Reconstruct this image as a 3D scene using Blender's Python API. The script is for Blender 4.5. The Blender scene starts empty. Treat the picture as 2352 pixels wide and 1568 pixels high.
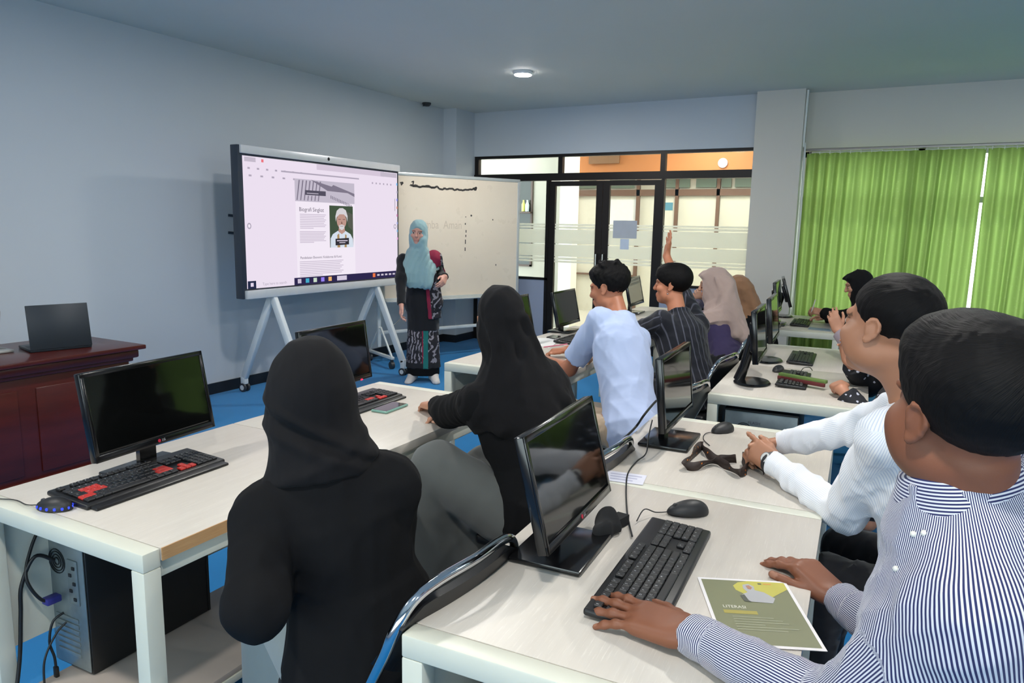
import bpy, bmesh, math, random
import numpy as np
from mathutils import Vector, Matrix, Euler
random.seed(7); rng = np.random.default_rng(7)
PI = math.pi
SC = bpy.context.scene
COL = SC.collection
# ---------------------------------------------------------------- camera
F_PX, YAW, PITCH, ROLL, HC = 1662.382, math.radians(28.48757), math.radians(-9.04818), math.radians(1.04382), 1.57
def cam_axes():
    f = np.array([math.cos(YAW)*math.cos(PITCH), math.sin(YAW)*math.cos(PITCH), math.sin(PITCH)])
    r = np.array([math.sin(YAW), -math.cos(YAW), 0.0]); u = np.cross(r, f)
    c, s = math.cos(ROLL), math.sin(ROLL)
    return c*r+s*u, -s*r+c*u, f
CR, CU, CF = cam_axes()
CP = np.array([0.0, 0.0, HC])
def ray(x, y): return CR*((x-1176)/F_PX) - CU*((y-784)/F_PX) + CF
def at_z(x, y, z): d = ray(x, y); return CP + d*((z-HC)/d[2])
def at_y(x, y, Y): d = ray(x, y); return CP + d*(Y/d[1])
def at_x(x, y, X): d = ray(x, y); return CP + d*(X/d[0])
cd = bpy.data.cameras.new('camera'); cam = bpy.data.objects.new('camera', cd); COL.objects.link(cam)
cd.sensor_fit = 'HORIZONTAL'; cd.sensor_width = 36; cd.lens = F_PX*36/2352; cd.clip_start = 0.02
cam.matrix_world = Matrix(((CR[0], CU[0], -CF[0], 0), (CR[1], CU[1], -CF[1], 0), (CR[2], CU[2], -CF[2], HC), (0, 0, 0, 1)))
SC.camera = cam
# ---------------------------------------------------------------- materials
def lin(c):
    if isinstance(c, str): c = [int(c[i:i+2], 16) for i in (0, 2, 4)]
    o = []
    for v in c:
        v /= 255.0
        o.append(v/12.92 if v <= 0.04045 else ((v+0.055)/1.055)**2.4)
    return (*o, 1.0)
class NT:
    def __init__(s, name):
        s.m = bpy.data.materials.new(name); s.m.use_nodes = True; s.t = s.m.node_tree; s.t.nodes.clear()
        s.out = s.n('ShaderNodeOutputMaterial')
    def n(s, typ, **kw):
        nd = s.t.nodes.new(typ)
        for k, v in kw.items():
            if k.startswith('i_'):
                key = k[2:]; nd.inputs[int(key) if key.isdigit() else key.replace('_', ' ')].default_value = v
            else: setattr(nd, k, v)
        return nd
    def l(s, a, b): s.t.links.new(a, b)
    def math(s, op, a, b=None, clamp=False):
        nd = s.n('ShaderNodeMath', operation=op, use_clamp=clamp)
        for i, v in enumerate((a, b)):
            if v is None: continue
            if hasattr(v, 'links'): s.l(v, nd.inputs[i])
            else: nd.inputs[i].default_value = v
        return nd.outputs[0]
    def mix(s, fac, a, b):
        nd = s.n('ShaderNodeMix', data_type='RGBA')
        for i, v in ((0, fac), (6, a), (7, b)):
            if hasattr(v, 'links'): s.l(v, nd.inputs[i])
            else: nd.inputs[i].default_value = v
        return nd.outputs[2]
    def coords(s, scale=(1, 1, 1), rot=(0, 0, 0), src='Object'):
        tc = s.n('ShaderNodeTexCoord'); mp = s.n('ShaderNodeMapping'); mp.inputs['Scale'].default_value = scale
        mp.inputs['Rotation'].default_value = rot; s.l(tc.outputs[src], mp.inputs[0]); return mp.outputs[0]
    def noise(s, scale, co=None, detail=3, rough=.55):
        nd = s.n('ShaderNodeTexNoise'); nd.inputs['Scale'].default_value = scale; nd.inputs['Detail'].default_value = detail
        nd.inputs['Roughness'].default_value = rough
        s.l(co if co is not None else s.coords(), nd.inputs['Vector']); return nd.outputs[0]
    def bsdf(s, col, rough=.5, metal=0, spec=.5, bump=None, bstr=.2, bdist=.002, **kw):
        b = s.n('ShaderNodeBsdfPrincipled')
        for nm, v in (('Base Color', col), ('Roughness', rough), ('Metallic', metal), ('Specular IOR Level', spec), *[(k.replace('_', ' '), v) for k, v in kw.items()]):
            if hasattr(v, 'links'): s.l(v, b.inputs[nm])
            else: b.inputs[nm].default_value = v
        if bump is not None:
            bp = s.n('ShaderNodeBump'); bp.inputs['Strength'].default_value = bstr; bp.inputs['Distance'].default_value = bdist
            s.l(bump, bp.inputs['Height']); s.l(bp.outputs[0], b.inputs['Normal'])
        s.l(b.outputs[0], s.out.inputs[0]); return b
_mc = {}
def mat(name, col, rough=.5, metal=0, spec=.5, var=.06, vs=12, bump=0, bs=200, **kw):
    """plain surface with a slight procedural variation of tone and an optional fine bump"""
    if name in _mc: return _mc[name]
    t = NT(name); c = lin(col); co = t.coords()
    n = t.noise(vs, co, 3)
    lo = tuple(v*(1-var) for v in c[:3])+(1,); hi = tuple(min(1, v*(1+var)) for v in c[:3])+(1,)
    colr = t.mix(n, lo, hi)
    t.bsdf(colr, rough, metal, spec, bump=t.noise(bs, co, 2) if bump else None, bstr=bump, **kw)
    _mc[name] = t.m; return t.m
def emis(name, col, strength):
    if name in _mc: return _mc[name]
    t = NT(name); e = t.n('ShaderNodeEmission'); e.inputs[0].default_value = lin(col); e.inputs[1].default_value = strength
    t.l(e.outputs[0], t.out.inputs[0]); _mc[name] = t.m; return t.m
# ---------------------------------------------------------------- mesh building
class MB:
    def __init__(s): s.v = []; s.f = []; s.mi = []; s.cur = 0
    def add(s, vs, fs, M=None):
        o = len(s.v)
        for v in vs: s.v.append(tuple(M @ Vector(v)) if M is not None else tuple(v))
        for f in fs: s.f.append([o+i for i in f]); s.mi.append(s.cur)
        return s
    def box(s, c, size, bev=0, M=None, seg=2):
        x, y, z = [a/2 for a in size]
        if bev <= 0:
            vs = [(c[0]+i*x, c[1]+j*y, c[2]+k*z) for i in (-1, 1) for j in (-1, 1) for k in (-1, 1)]
            return s.add(vs, [(0, 1, 3, 2), (4, 6, 7, 5), (0, 4, 5, 1), (2, 3, 7, 6), (0, 2, 6, 4), (1, 5, 7, 3)], M)
        bm = bmesh.new(); bmesh.ops.create_cube(bm, size=1)
        for v in bm.verts: v.co = Vector((v.co.x*size[0], v.co.y*size[1], v.co.z*size[2]))
        bmesh.ops.bevel(bm, geom=bm.edges[:], offset=min(bev, min(size)*.49), segments=seg, profile=.5, affect='EDGES')
        bm.verts.index_update()
        s.add([(v.co.x+c[0], v.co.y+c[1], v.co.z+c[2]) for v in bm.verts], [[v.index for v in f.verts] for f in bm.faces], M)
        bm.free(); return s
    def tube(s, pts, r, n=10, closed=False, M=None, caps=True):
        P = [Vector(p) for p in pts]; m = len(P); rs = r if hasattr(r, '__len__') else [r]*m
        T = []
        for i in range(m):
            a = P[(i-1) % m] if (closed or i > 0) else P[i]; b = P[(i+1) % m] if (closed or i < m-1) else P[i]
            T.append((b-a).normalized())
        up = Vector((0, 0, 1)) if abs(T[0].z) < .9 else Vector((1, 0, 0))
        nrm = (up - T[0]*up.dot(T[0])).normalized(); vs = []
        for i in range(m):
            if i:
                nrm = nrm - T[i]*nrm.dot(T[i]); nrm = nrm.normalized() if nrm.length > 1e-6 else T[i].orthogonal().normalized()
            bi = T[i].cross(nrm)
            for k in range(n):
                a = 2*PI*k/n; vs.append(P[i]+(nrm*math.cos(a)+bi*math.sin(a))*rs[i])
        fs = []
        for i in range(m if closed else m-1):
            j = (i+1) % m
            for k in range(n): fs.append((i*n+k, i*n+(k+1) % n, j*n+(k+1) % n, j*n+k))
        if caps and not closed: fs += [tuple(range(n))[::-1], tuple((m-1)*n+k for k in range(n))]
        return s.add(vs, fs, M)
    def cyl(s, a, b, r, n=16, r2=None, M=None): return s.tube([a, b], [r, r if r2 is None else r2], n, M=M)
    def lathe(s, prof, n=24, M=None):
        vs = []; fs = []
        for (r, z) in prof:
            for k in range(n): a = 2*PI*k/n; vs.append((r*math.cos(a), r*math.sin(a), z))
        for i in range(len(prof)-1):
            for k in range(n): fs.append((i*n+k, i*n+(k+1) % n, (i+1)*n+(k+1) % n, (i+1)*n+k))
        fs += [tuple(range(n))[::-1], tuple((len(prof)-1)*n+k for k in range(n))]
        return s.add(vs, fs, M)
    def ball(s, c, rad, n=20, m=12, M=None, fn=None):
        vs = []; fs = []
        for i in range(m+1):
            th = PI*i/m
            for k in range(n):
                a = 2*PI*k/n; p = Vector((math.sin(th)*math.cos(a), math.sin(th)*math.sin(a), math.cos(th)))
                if fn: p = fn(p)
                vs.append((c[0]+p[0]*rad[0], c[1]+p[1]*rad[1], c[2]+p[2]*rad[2]))
        for i in range(m):
            for k in range(n): fs.append((i*n+k, (i+1)*n+k, (i+1)*n+(k+1) % n, i*n+(k+1) % n))
        return s.add(vs, fs, M)
    def prism(s, poly, h0, h1, M=None):
        n = len(poly); vs = [(x, y, h0) for x, y in poly]+[(x, y, h1) for x, y in poly]
        fs = [tuple(range(n))[::-1], tuple(range(n, 2*n))]+[(i, (i+1) % n, n+(i+1) % n, n+i) for i in range(n)]
        return s.add(vs, fs, M)
    def quad(s, *p, M=None): return s.add(p, [tuple(range(len(p)))], M)
    def obj(s, name, m=None, parent=None, smooth=35, mats=None):
        me = bpy.data.meshes.new(name); me.from_pydata([tuple(v) for v in s.v], [], s.f)
        for x in (mats or [m]): me.materials.append(x)
        if mats: me.polygons.foreach_set('material_index', s.mi)
        if smooth:
            me.polygons.foreach_set('use_smooth', [True]*len(me.polygons)); me.set_sharp_from_angle(angle=math.radians(smooth))
        me.update(); o = bpy.data.objects.new(name, me); COL.objects.link(o)
        if parent is not None: o.parent = parent
        return o
def thing(name, label, cat, loc=(0, 0, 0), rz=0, group=None):
    o = bpy.data.objects.new(name, None); COL.objects.link(o); o.empty_display_size = .1
    o.location = loc; o.rotation_euler = (0, 0, rz); o['label'] = label; o['category'] = cat
    if group: o['group'] = group
    return o
def tag(o, label, cat, group=None):
    o['label'] = label; o['category'] = cat
    if group: o['group'] = group
    return o
def struct(o): o['kind'] = 'structure'; return o
def copy_thing(o, loc=None, rz=None, label=None):
    def cp(x, par):
        c = x.copy(); COL.objects.link(c); c.parent = par
        for ch in list(x.children): cp(ch, c)
        return c
    c = cp(o, o.parent)
    if loc is not None: c.location = loc
    if rz is not None: c.rotation_euler = (0, 0, rz)
    if label: c['label'] = label
    return c
_gl = {}
def glyphs(txt, size, extr=0.0, align='LEFT'):
    key = (txt, round(size, 5), extr, align)
    if key in _gl: return _gl[key]
    cu = bpy.data.curves.new('t', 'FONT'); cu.body = txt; cu.size = size; cu.extrude = extr; cu.align_x = align; cu.resolution_u = 3
    o = bpy.data.objects.new('t', cu); COL.objects.link(o); bpy.context.view_layer.update()
    me = bpy.data.meshes.new_from_object(o.evaluated_get(bpy.context.evaluated_depsgraph_get()))
    r = ([tuple(v.co) for v in me.vertices], [tuple(p.vertices) for p in me.polygons])
    bpy.data.objects.remove(o); bpy.data.curves.remove(cu); bpy.data.meshes.remove(me); _gl[key] = r; return r
def frame_M(o, x, y):
    """matrix whose local x,y lie along the world vectors x,y at origin o"""
    x = Vector(x).normalized(); y = Vector(y); y = (y-x*y.dot(x)).normalized(); z = x.cross(y)
    return Matrix(((x[0], y[0], z[0], o[0]), (x[1], y[1], z[1], o[1]), (x[2], y[2], z[2], o[2]), (0, 0, 0, 1)))
def smooth_path(pts, n=8):
    P = [Vector(p) for p in pts]; out = []
    for i in range(len(P)-1):
        a = P[max(i-1, 0)]; b = P[i]; c = P[i+1]; d = P[min(i+2, len(P)-1)]
        for k in range(n):
            t = k/n
            out.append(.5*((2*b)+(c-a)*t+(2*a-5*b+4*c-d)*t*t+(3*b-a-3*c+d)*t**3))
    out.append(P[-1]); return out
LAMP_W, CORR_W, WORLD_S, SUN_W = 38, 64, 7.0, 2.0
PEOPLE = ['p_navy', 'p_white', 'p_nearscarf', 'p_secondscarf', 'p_blue', 'p_pinstripe', 'p_beige', 'p_brown', 'p_writer', 'p_floral', 'p_mauve', 'p_teacher']
# ================================================================ setting
XG, YF, ZC, XW = 8.6, 5.5, 3.06, 8.74      # glass wall, front wall, ceiling, window wall
X0, Y0 = -3.2, -5.4
def plaster(name, col, var=.03):
    t = NT(name); c = lin(col); co = t.coords()
    n = t.noise(1.1, co, 4); n2 = t.noise(260, co, 2)
    t.bsdf(t.mix(n, tuple(v*(1-var) for v in c[:3])+(1,), tuple(v*(1+var) for v in c[:3])+(1,)), .62, 0, .35, bump=n2, bstr=.06); return t.m
M_BLUE = plaster('blue_wall_paint', (190, 197, 205))
M_CEIL = plaster('ceiling_paint', (212, 214, 210))
M_BEIGE = plaster('greige_wall_paint', (206, 202, 194))
def carpet():
    t = NT('blue_carpet'); co = t.coords(); n = t.noise(3, co, 4); n2 = t.noise(900, co, 2)
    c = t.mix(n, lin((20, 118, 182)), lin((30, 134, 198))); c = t.mix(t.math('MULTIPLY', n2, .35), c, lin((12, 96, 158)))
    t.bsdf(c, .95, 0, .1, bump=n2, bstr=.6, bdist=.004, Sheen_Weight=.15); return t.m
M_BLACK_TRIM = mat('black_baseboard', (22, 26, 32), .45)
M_DARKALU = mat('dark_aluminium', (36, 33, 32), .38, .55)
def slab(name, lo, hi, m, kind=True):
    b = MB(); b.box([(a+c)/2 for a, c in zip(lo, hi)], [abs(c-a) for a, c in zip(lo, hi)])
    o = b.obj(name, m, smooth=0); struct(o); return o
slab('floor', (X0, Y0, -.1), (XG+.14, YF+.12, 0), carpet())
slab('ceiling', (X0, Y0, ZC), (XW+.2, YF+.12, ZC+.12), M_CEIL)
slab('wall_front', (X0, YF, 0), (XG+.14, YF+.12, ZC), M_BLUE)
RW = (-4.6, 3.6, .85, 2.45)
slab('wall_left_rear', (X0-.12, Y0, 0), (X0, YF+.12, RW[2]), M_BLUE); slab('wall_left_rear_header', (X0-.12, Y0, RW[3]), (X0, YF+.12, ZC), M_BLUE)
slab('wall_left_rear_end', (X0-.12, Y0, RW[2]), (X0, RW[0], RW[3]), M_BLUE); slab('wall_left_rear_front', (X0-.12, RW[1], RW[2]), (X0, YF+.12, RW[3]), M_BLUE)
slab('wall_rear', (X0, Y0-.12, 0), (XW+.2, Y0, ZC), M_BEIGE)
slab('baseboard_front', (X0, YF-.015, 0), (8.15, YF, .1), M_BLACK_TRIM)
slab('pillar_front_corner', (8.15, 5.3, 0), (8.64, YF, ZC), M_BLUE)
b = MB(); b.box((8.39, 5.293, .05), (.51, .014, .1)); b.box((8.143, 5.4, .05), (.014, .2, .1)); struct(b.obj('baseboard_pillar', M_BLACK_TRIM, smooth=0))
slab('pillar_window_side', (8.45, 1.115, 0), (XW, 1.61, ZC), M_BEIGE)
slab('wall_glass_header', (XG, 1.61, 2.49), (XG+.14, 5.3, ZC), M_BLUE)
# ---- glazed partition to the corridor
def gy(px): return at_x(px, 550, XG)[1]
Y_L, Y_R = 5.3, 1.61
yj, y1a, yc, y1b = gy(1257), gy(1283), gy(1379), gy(1510)
def bar(b, ya, yb, za, zb, d=.07, x=XG+.05): b.box((x, (ya+yb)/2, (za+zb)/2), (d, abs(ya-yb), abs(zb-za)))
M_SILL = plaster('blue_panel_paint', (150, 160, 182))
t = NT('clear_glazing'); g = t.n('ShaderNodeBsdfGlossy'); g.inputs['Roughness'].default_value = .02; g.inputs[0].default_value = (.9, .95, .93, 1)
tr = t.n('ShaderNodeBsdfTransparent'); tr.inputs[0].default_value = (.93, .97, .95, 1); fr = t.n('ShaderNodeFresnel'); fr.inputs[0].default_value = 1.35
ms = t.n('ShaderNodeMixShader'); t.l(fr.outputs[0], ms.inputs[0]); t.l(tr.outputs[0], ms.inputs[1]); t.l(g.outputs[0], ms.inputs[2]); t.l(ms.outputs[0], t.out.inputs[0]); M_GLASS = t.m
t = NT('frosted_film'); tr = t.n('ShaderNodeBsdfTransparent'); tl = t.n('ShaderNodeBsdfTranslucent'); tl.inputs[0].default_value = (.96, .97, .93, 1)
df = t.n('ShaderNodeBsdfDiffuse'); df.inputs[0].default_value = (.85, .87, .83, 1)
m1 = t.n('ShaderNodeMixShader'); m1.inputs[0].default_value = .22; t.l(tl.outputs[0], m1.inputs[1]); t.l(df.outputs[0], m1.inputs[2])
m2 = t.n('ShaderNodeMixShader'); m2.inputs[0].default_value = .88; t.l(tr.outputs[0], m2.inputs[1]); t.l(m1.outputs[0], m2.inputs[2]); t.l(m2.outputs[0], t.out.inputs[0]); M_FILM = t.m
FILM = [(1.590, 1.612), (1.552, 1.580), (1.358, 1.540), (1.190, 1.346), (1.148, 1.180), (1.112, 1.138)]
def glazed(name, frames, panes, films=True, doorlike=False):
    b = MB()
    for f in frames: bar(b, *f)
    o = b.obj(name, M_DARKALU, smooth=0); struct(o)
    for (ya, yb, za, zb) in panes:
        p = MB(); bar(p, ya, yb, za, zb, .006); p.obj('pane', M_GLASS, o, smooth=0)
        if films:
            q = MB()
            for (fa, fb) in FILM:
                if fb < zb and fa > za: bar(q, ya, yb, fa, fb, .002, XG+.044)
            q.obj('frosted_film', M_FILM, o, smooth=0)
    return o
# transom row
yt1, yt2 = gy(1281), gy(1513)
glazed('window_1', [(Y_L, Y_R, 2.455, 2.495), (Y_L, Y_R, 2.16, 2.25, .1), (Y_L, Y_L-.06, 2.25, 2.455), (yt1+.03, yt1-.03, 2.25, 2.455), (yt2+.03, yt2-.03, 2.25, 2.455), (Y_R+.03, Y_R, 2.25, 2.455)],
       [(Y_L-.06, yt1+.03, 2.25, 2.455), (yt1-.03, yt2+.03, 2.25, 2.455), (yt2-.03, Y_R+.03, 2.25, 2.455)], films=False)
glazed('window_2', [(Y_L, Y_L-.06, 0, 2.16), (yj+.04, yj, 0, 2.16), (Y_L, yj, .875, .905)], [(Y_L-.06, yj+.04, .905, 2.16)])
glazed('window_3', [(y1b-.015, y1b-.05, 0, 2.16), (Y_R+.02, Y_R, 0, 2.16), (y1b, Y_R, .875, .905)], [(y1b-.05, Y_R+.02, .905, 2.16)])
struct((lambda b: (bar(b, Y_L, yj+.04, 0, .875, .05), b.obj('wall_glass_sill', M_SILL, smooth=0))[1])(MB()))
struct((lambda b: (bar(b, y1b-.05, Y_R, 0, .875, .05), b.obj('wall_glass_sill_window_side', M_SILL, smooth=0))[1])(MB()))
def door(name, ya, yb, hside):
    st = .085
    o = glazed(name, [(ya, ya-st, 0, 2.15, .045), (yb+st, yb, 0, 2.15, .045), (ya-st, yb+st, 2.09, 2.15, .045), (ya-st, yb+st, 0, .12, .045)], [(ya-st, yb+st, .12, 2.09)])
    h = MB(); yy = yb+st*.5 if hside > 0 else ya-st*.5
    h.tube([(XG+.02, yy, .95), (XG-.03, yy, .96), (XG-.03, yy, 1.24), (XG+.02, yy, 1.25)], .009, 10); h.obj('door_handle', mat('steel_handle', (190, 190, 188), .25, 1), o)
    return o
door('door_1', yj, yc+.003, 1); door('door_2', yc-.003, y1b-.012, -1)
# notices taped to the door
def card(name, px0, py0, px1, py1, X, m, label, cat, th=.0015):
    a = at_x(px0, py0, X); c = at_x(px1, py1, X); b = MB(); b.box((X-th, (a[1]+c[1])/2, (a[2]+c[2])/2), (th, abs(a[1]-c[1]), abs(a[2]-c[2])))
    return tag(b.obj(name, m, smooth=0), label, cat)
card('notice', 1409, 506, 1462, 548, XG+.045, mat('grey_paper', (176, 182, 192), .8), 'grey-blue landscape notice taped to the glass of the door', 'notice')
card('notice', 1425, 548.5, 1444, 573, XG+.045, mat('pale_blue_paper', (196, 208, 226), .8), 'small pale blue notice under the larger grey one on the door glass', 'notice')
# ---------------------------------------------------------------- corridor and the rooms beyond
M_CREAM = plaster('corridor_cream_paint', (214, 209, 194)); M_WHITE = plaster('corridor_white_paint', (240, 236, 224)); M_ORANGE = plaster('orange_paint', (196, 128, 78), .05)
slab('floor_corridor', (XG+.14, 1.0, -.1), (16.2, 9.5, 0), mat('corridor_tile', (206, 200, 186), .3))
slab('ceiling_corridor', (XG+.14, 1.0, 3.4), (16.2, 9.5, 3.5), M_WHITE)
slab('wall_corridor_window_side', (XW+.2, 1.0, 0), (16.2, 1.08, 3.4), M_CREAM)
def ay(px, X): return at_x(px, 550, X)[1]
def az(py, X, px=1400): return at_x(px, py, X)[2]
XA = 10.3
slab('wall_corridor_cream', (XA, ay(1283, XA), 0), (XA+.2, 9.5, 3.4), plaster('corridor_side_paint', (158, 154, 142)))
slab('pillar_corridor_lit', (XA-.12, ay(1313, XA-.12), 0), (XA+.1, ay(1283.5, XA-.12), 3.4), M_WHITE)  # white paint puts the lit side of the cream column into its colour
# dark window in the cream wall
o = thing('corridor_window', 'dark brown framed window in the cream corridor wall beyond the whiteboard', 'window', (XA-.012, 0, 0))
ya, yb, za, zb = ay(1150, XA), ay(1222.5, XA), az(611, XA, 1200), az(411, XA, 1200)
b = MB(); w = .03
for q in ((ya, ya-w, za, zb), (yb+w, yb, za, zb), (ya, yb, zb-w, zb), (ya, yb, za, za+w)): b.box((0, (q[0]+q[1])/2, (q[2]+q[3])/2), (.03, abs(q[0]-q[1]), q[3]-q[2]))
b.obj('frame', mat('brown_wood_dark', (66, 48, 38), .5), o, smooth=0)
b = MB(); b.box((.006, (ya+yb)/2, (za+zb)/2), (.006, ya-yb-.04, zb-za-.04)); b.obj('pane', mat('dark_window_glass', (40, 44, 38), .12), o, smooth=0)
for px, c, l in ((1201, (190, 186, 96), 'yellow-green bottle standing in the dark corridor window'), (1209.5, (190, 205, 210), 'pale clear bottle standing in the dark corridor window')):
    b = MB(); b.lathe([(.001, 0), (.03, .004), (.032, .11), (.014, .15), (.013, .18), (.001, .182)], 12)
    q = b.obj('bottle', mat('bottle_'+str(px), c, .3)); q.location = (XA-.06, ay(px, XA-.06), az(486, XA-.06, px)); tag(q, l, 'bottle')
o = slab('trim_corridor_shelf', (XA-.1, ya, az(486, XA-.06, 1205)-.025), (XA, yb, az(486, XA-.06, 1205)), mat('brown_wood_dark', (66, 48, 38), .5))
# far partition with wooden mullions, clerestory and orange bulkhead
XP = 12.8; M_WOOD = mat('brown_wood', (112, 84, 68), .5)
yl, yr = ay(1290, XP), 1.08
slab('wall_corridor_far', (XP+.03, yr, 0), (XP+.15, 9.5, 3.4), M_CREAM)
slab('wall_corridor_bulkhead', (XP-.25, yr, az(404, XP-.25)), (XP+.03, 9.5, 3.4), M_ORANGE)
b = MB()
def pbar(b, p0, p1, q0, q1, d=.05): 
    a0, a1, c0, c1 = ay(p0, XP), ay(p1, XP), az(q0, XP), az(q1, XP); b.box((XP, (a0+a1)/2, (c0+c1)/2), (d, abs(a0-a1), abs(c1-c0)))
pbar(b, 1290, 1760, 436, 450)
for p in (1313, 1458, 1546, 1640): pbar(b, p, p+7.5, 404, 760)
pbar(b, 1313, 1458, 540, 544); pbar(b, 1313, 1458, 629, 633)
struct(b.obj('trim_1', M_WOOD, smooth=0))
b = MB()
for p0, p1, c in ((1322, 1365, 0), (1396, 1452, 0), (1512, 1578, 1), (1592, 1638, 1), (1650, 1672, 1), (1680, 1760, 1)): pbar(b, p0, p1, 413, 432, .02)
o = b.obj('clerestory_window', mat('grey_green_glass', (112, 126, 112), .2), smooth=0); o.name = 'window_4'; struct(o)
card('poster', 1399, 458, 1458, 542, XP+.032, mat('white_paper', (226, 226, 224), .8), 'white sheet hanging on the far corridor partition behind the door', 'poster', .004)
card('poster', 1391, 464, 1397, 520, XP+.032, mat('pink_paper', (226, 140, 130), .8), 'narrow pink poster beside the white sheet beyond the door', 'poster', .004)
card('poster', 1526, 465, 1545, 483, XP+.032, mat('teal_paper', (92, 142, 160), .8), 'teal poster on the far corridor partition above the raised hand', 'poster', .004)
o = card('air_vent', 1355, 352, 1424, 375, XP-.26, mat('brown_vent', (140, 104, 74), .6), 'brown vent cover high on the orange bulkhead', 'vent', .03)
# round glowing disc on the orange bulkhead
def downlight(loc, r, label, strength, cat='ceiling lamp', rot=None):
    o = thing('ceiling_lamp', label, cat, loc)
    b = MB(); b.lathe([(r*.9, 0), (r*1.12, 0), (r*1.14, -.012), (r*1.02, -.03), (r*.98, -.03)], 40); b.obj('rim', mat('white_plastic', (232, 232, 230), .35), o)
    b = MB(); b.lathe([(.001, -.029), (r*.99, -.029), (r*.97, -.036), (.001, -.041)], 40); b.obj('diffuser', emis('lamp_glow', (255, 252, 246), strength), o)
    if rot: o.rotation_euler = rot
    return o
LAMPS = [(6.52, 3.47), (3.3, 2.9), (.1, 2.9), (3.3, .3), (.1, .3), (.1, -2.6), (3.3, -2.6), (6.5, -2.6)]
for i, (x, y) in enumerate(LAMPS):
    d = downlight((x, y, ZC), .085, 'round white ceiling lamp glowing on the blue-grey ceiling', 60)
    d['group'] = 'ceiling lamps of the classroom'
    la = bpy.data.lights.new('lamp_light', 'AREA'); la.shape = 'DISK'; la.size = .17; la.energy = LAMP_W; la.color = (1, .965, .91)
    lo = bpy.data.objects.new('lamp_light', la); COL.objects.link(lo); lo.location = (0, 0, -.045); lo.parent = d
p = at_x(1660, 374, XP-.28)
downlight(tuple(p), .07, 'small white lamp glowing on the orange corridor bulkhead', 60, 'lamp', (0, -PI/2, 0)).name = 'bulkhead_disc'  # small white disc that glows against the bulkhead
for (x, y) in ((9.5, 3.2), (11.4, 3.0), (11.6, 6.5), (9.5, 6.2)):
    la = bpy.data.lights.new('corridor_fill', 'AREA'); la.shape = 'RECTANGLE'; la.size = 1.2; la.size_y = .3; la.energy = CORR_W; la.color = (1, .97, .92)  # unseen area lights without fixtures, added to brighten the corridor
    lo = bpy.data.objects.new('corridor_fill', la); COL.objects.link(lo); lo.location = (x, y, 3.38)
# smoke detector at the ceiling edge
p = at_z(980, 238, ZC-.01)
o = thing('smoke_detector', 'small dark sensor on the ceiling near the front corner pillar', 'detector', (p[0], p[1], ZC))
b = MB(); b.lathe([(.001, 0), (.055, 0), (.055, -.015), (.035, -.04), (.001, -.044)], 20); b.obj('body', mat('dark_plastic', (46, 46, 50), .5), o)
b = MB(); b.cyl((-.05, 0, -.02), (-.075, 0, -.05), .006, 8); b.obj('bracket', mat('dark_plastic', (46, 46, 50), .5), o)
# ---- window wall with curtains
ZT, ZB = 2.44, .62
slab('wall_window_header', (XW, Y0, ZT), (XW+.2, 1.115, ZC), M_BEIGE)
slab('wall_window_sill', (XW, Y0, 0), (XW+.2, 1.115, ZB), M_BEIGE)
slab('wall_window_end', (XW, Y0, ZB), (XW+.2, -4.9, ZT), M_BEIGE)
b = MB()
yw0, yw1 = 1.115, -4.9
for yy in (yw0-.03, yw0-1.13, yw0-2.25, yw0-3.38, yw0-4.5, yw1+.03): b.box((XW+.1, yy, (ZT+ZB)/2), (.06, .06, ZT-ZB))
for zz in (ZT-.03, ZB+.03, 1.92): b.box((XW+.1, (yw0+yw1)/2, zz), (.06, yw0-yw1, .06))
o = b.obj('window_5', mat('alu_frame', (180, 182, 180), .4, .6), smooth=0); struct(o)
b = MB(); b.box((XW+.1, (yw0+yw1)/2, (ZT+ZB)/2), (.006, yw0-yw1-.1, ZT-ZB-.1)); b.obj('pane', M_GLASS, o, smooth=0)
t = NT('green_curtain_cloth'); co = t.coords(); w = t.n('ShaderNodeTexWave'); w.wave_type = 'BANDS'; w.bands_direction = 'Z'; w.inputs['Scale'].default_value = 60; w.inputs['Distortion'].default_value = 3
t.l(co, w.inputs[0]); vo = t.n('ShaderNodeTexVoronoi'); vo.inputs['Scale'].default_value = 26; t.l(co, vo.inputs['Vector'])
pat = t.math('LESS_THAN', vo.outputs[0], .2)
c = t.mix(t.math('MULTIPLY', pat, .28), lin((146, 170, 96)), lin((170, 190, 126)))
d1 = t.n('ShaderNodeBsdfDiffuse'); t1 = t.n('ShaderNodeBsdfTranslucent'); t.l(c, d1.inputs[0]); t.l(c, t1.inputs[0])
m = t.n('ShaderNodeMixShader'); m.inputs[0].default_value = .55; t.l(d1.outputs[0], m.inputs[1]); t.l(t1.outputs[0], m.inputs[2]); t.l(m.outputs[0], t.out.inputs[0]); M_CURT = t.m
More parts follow.
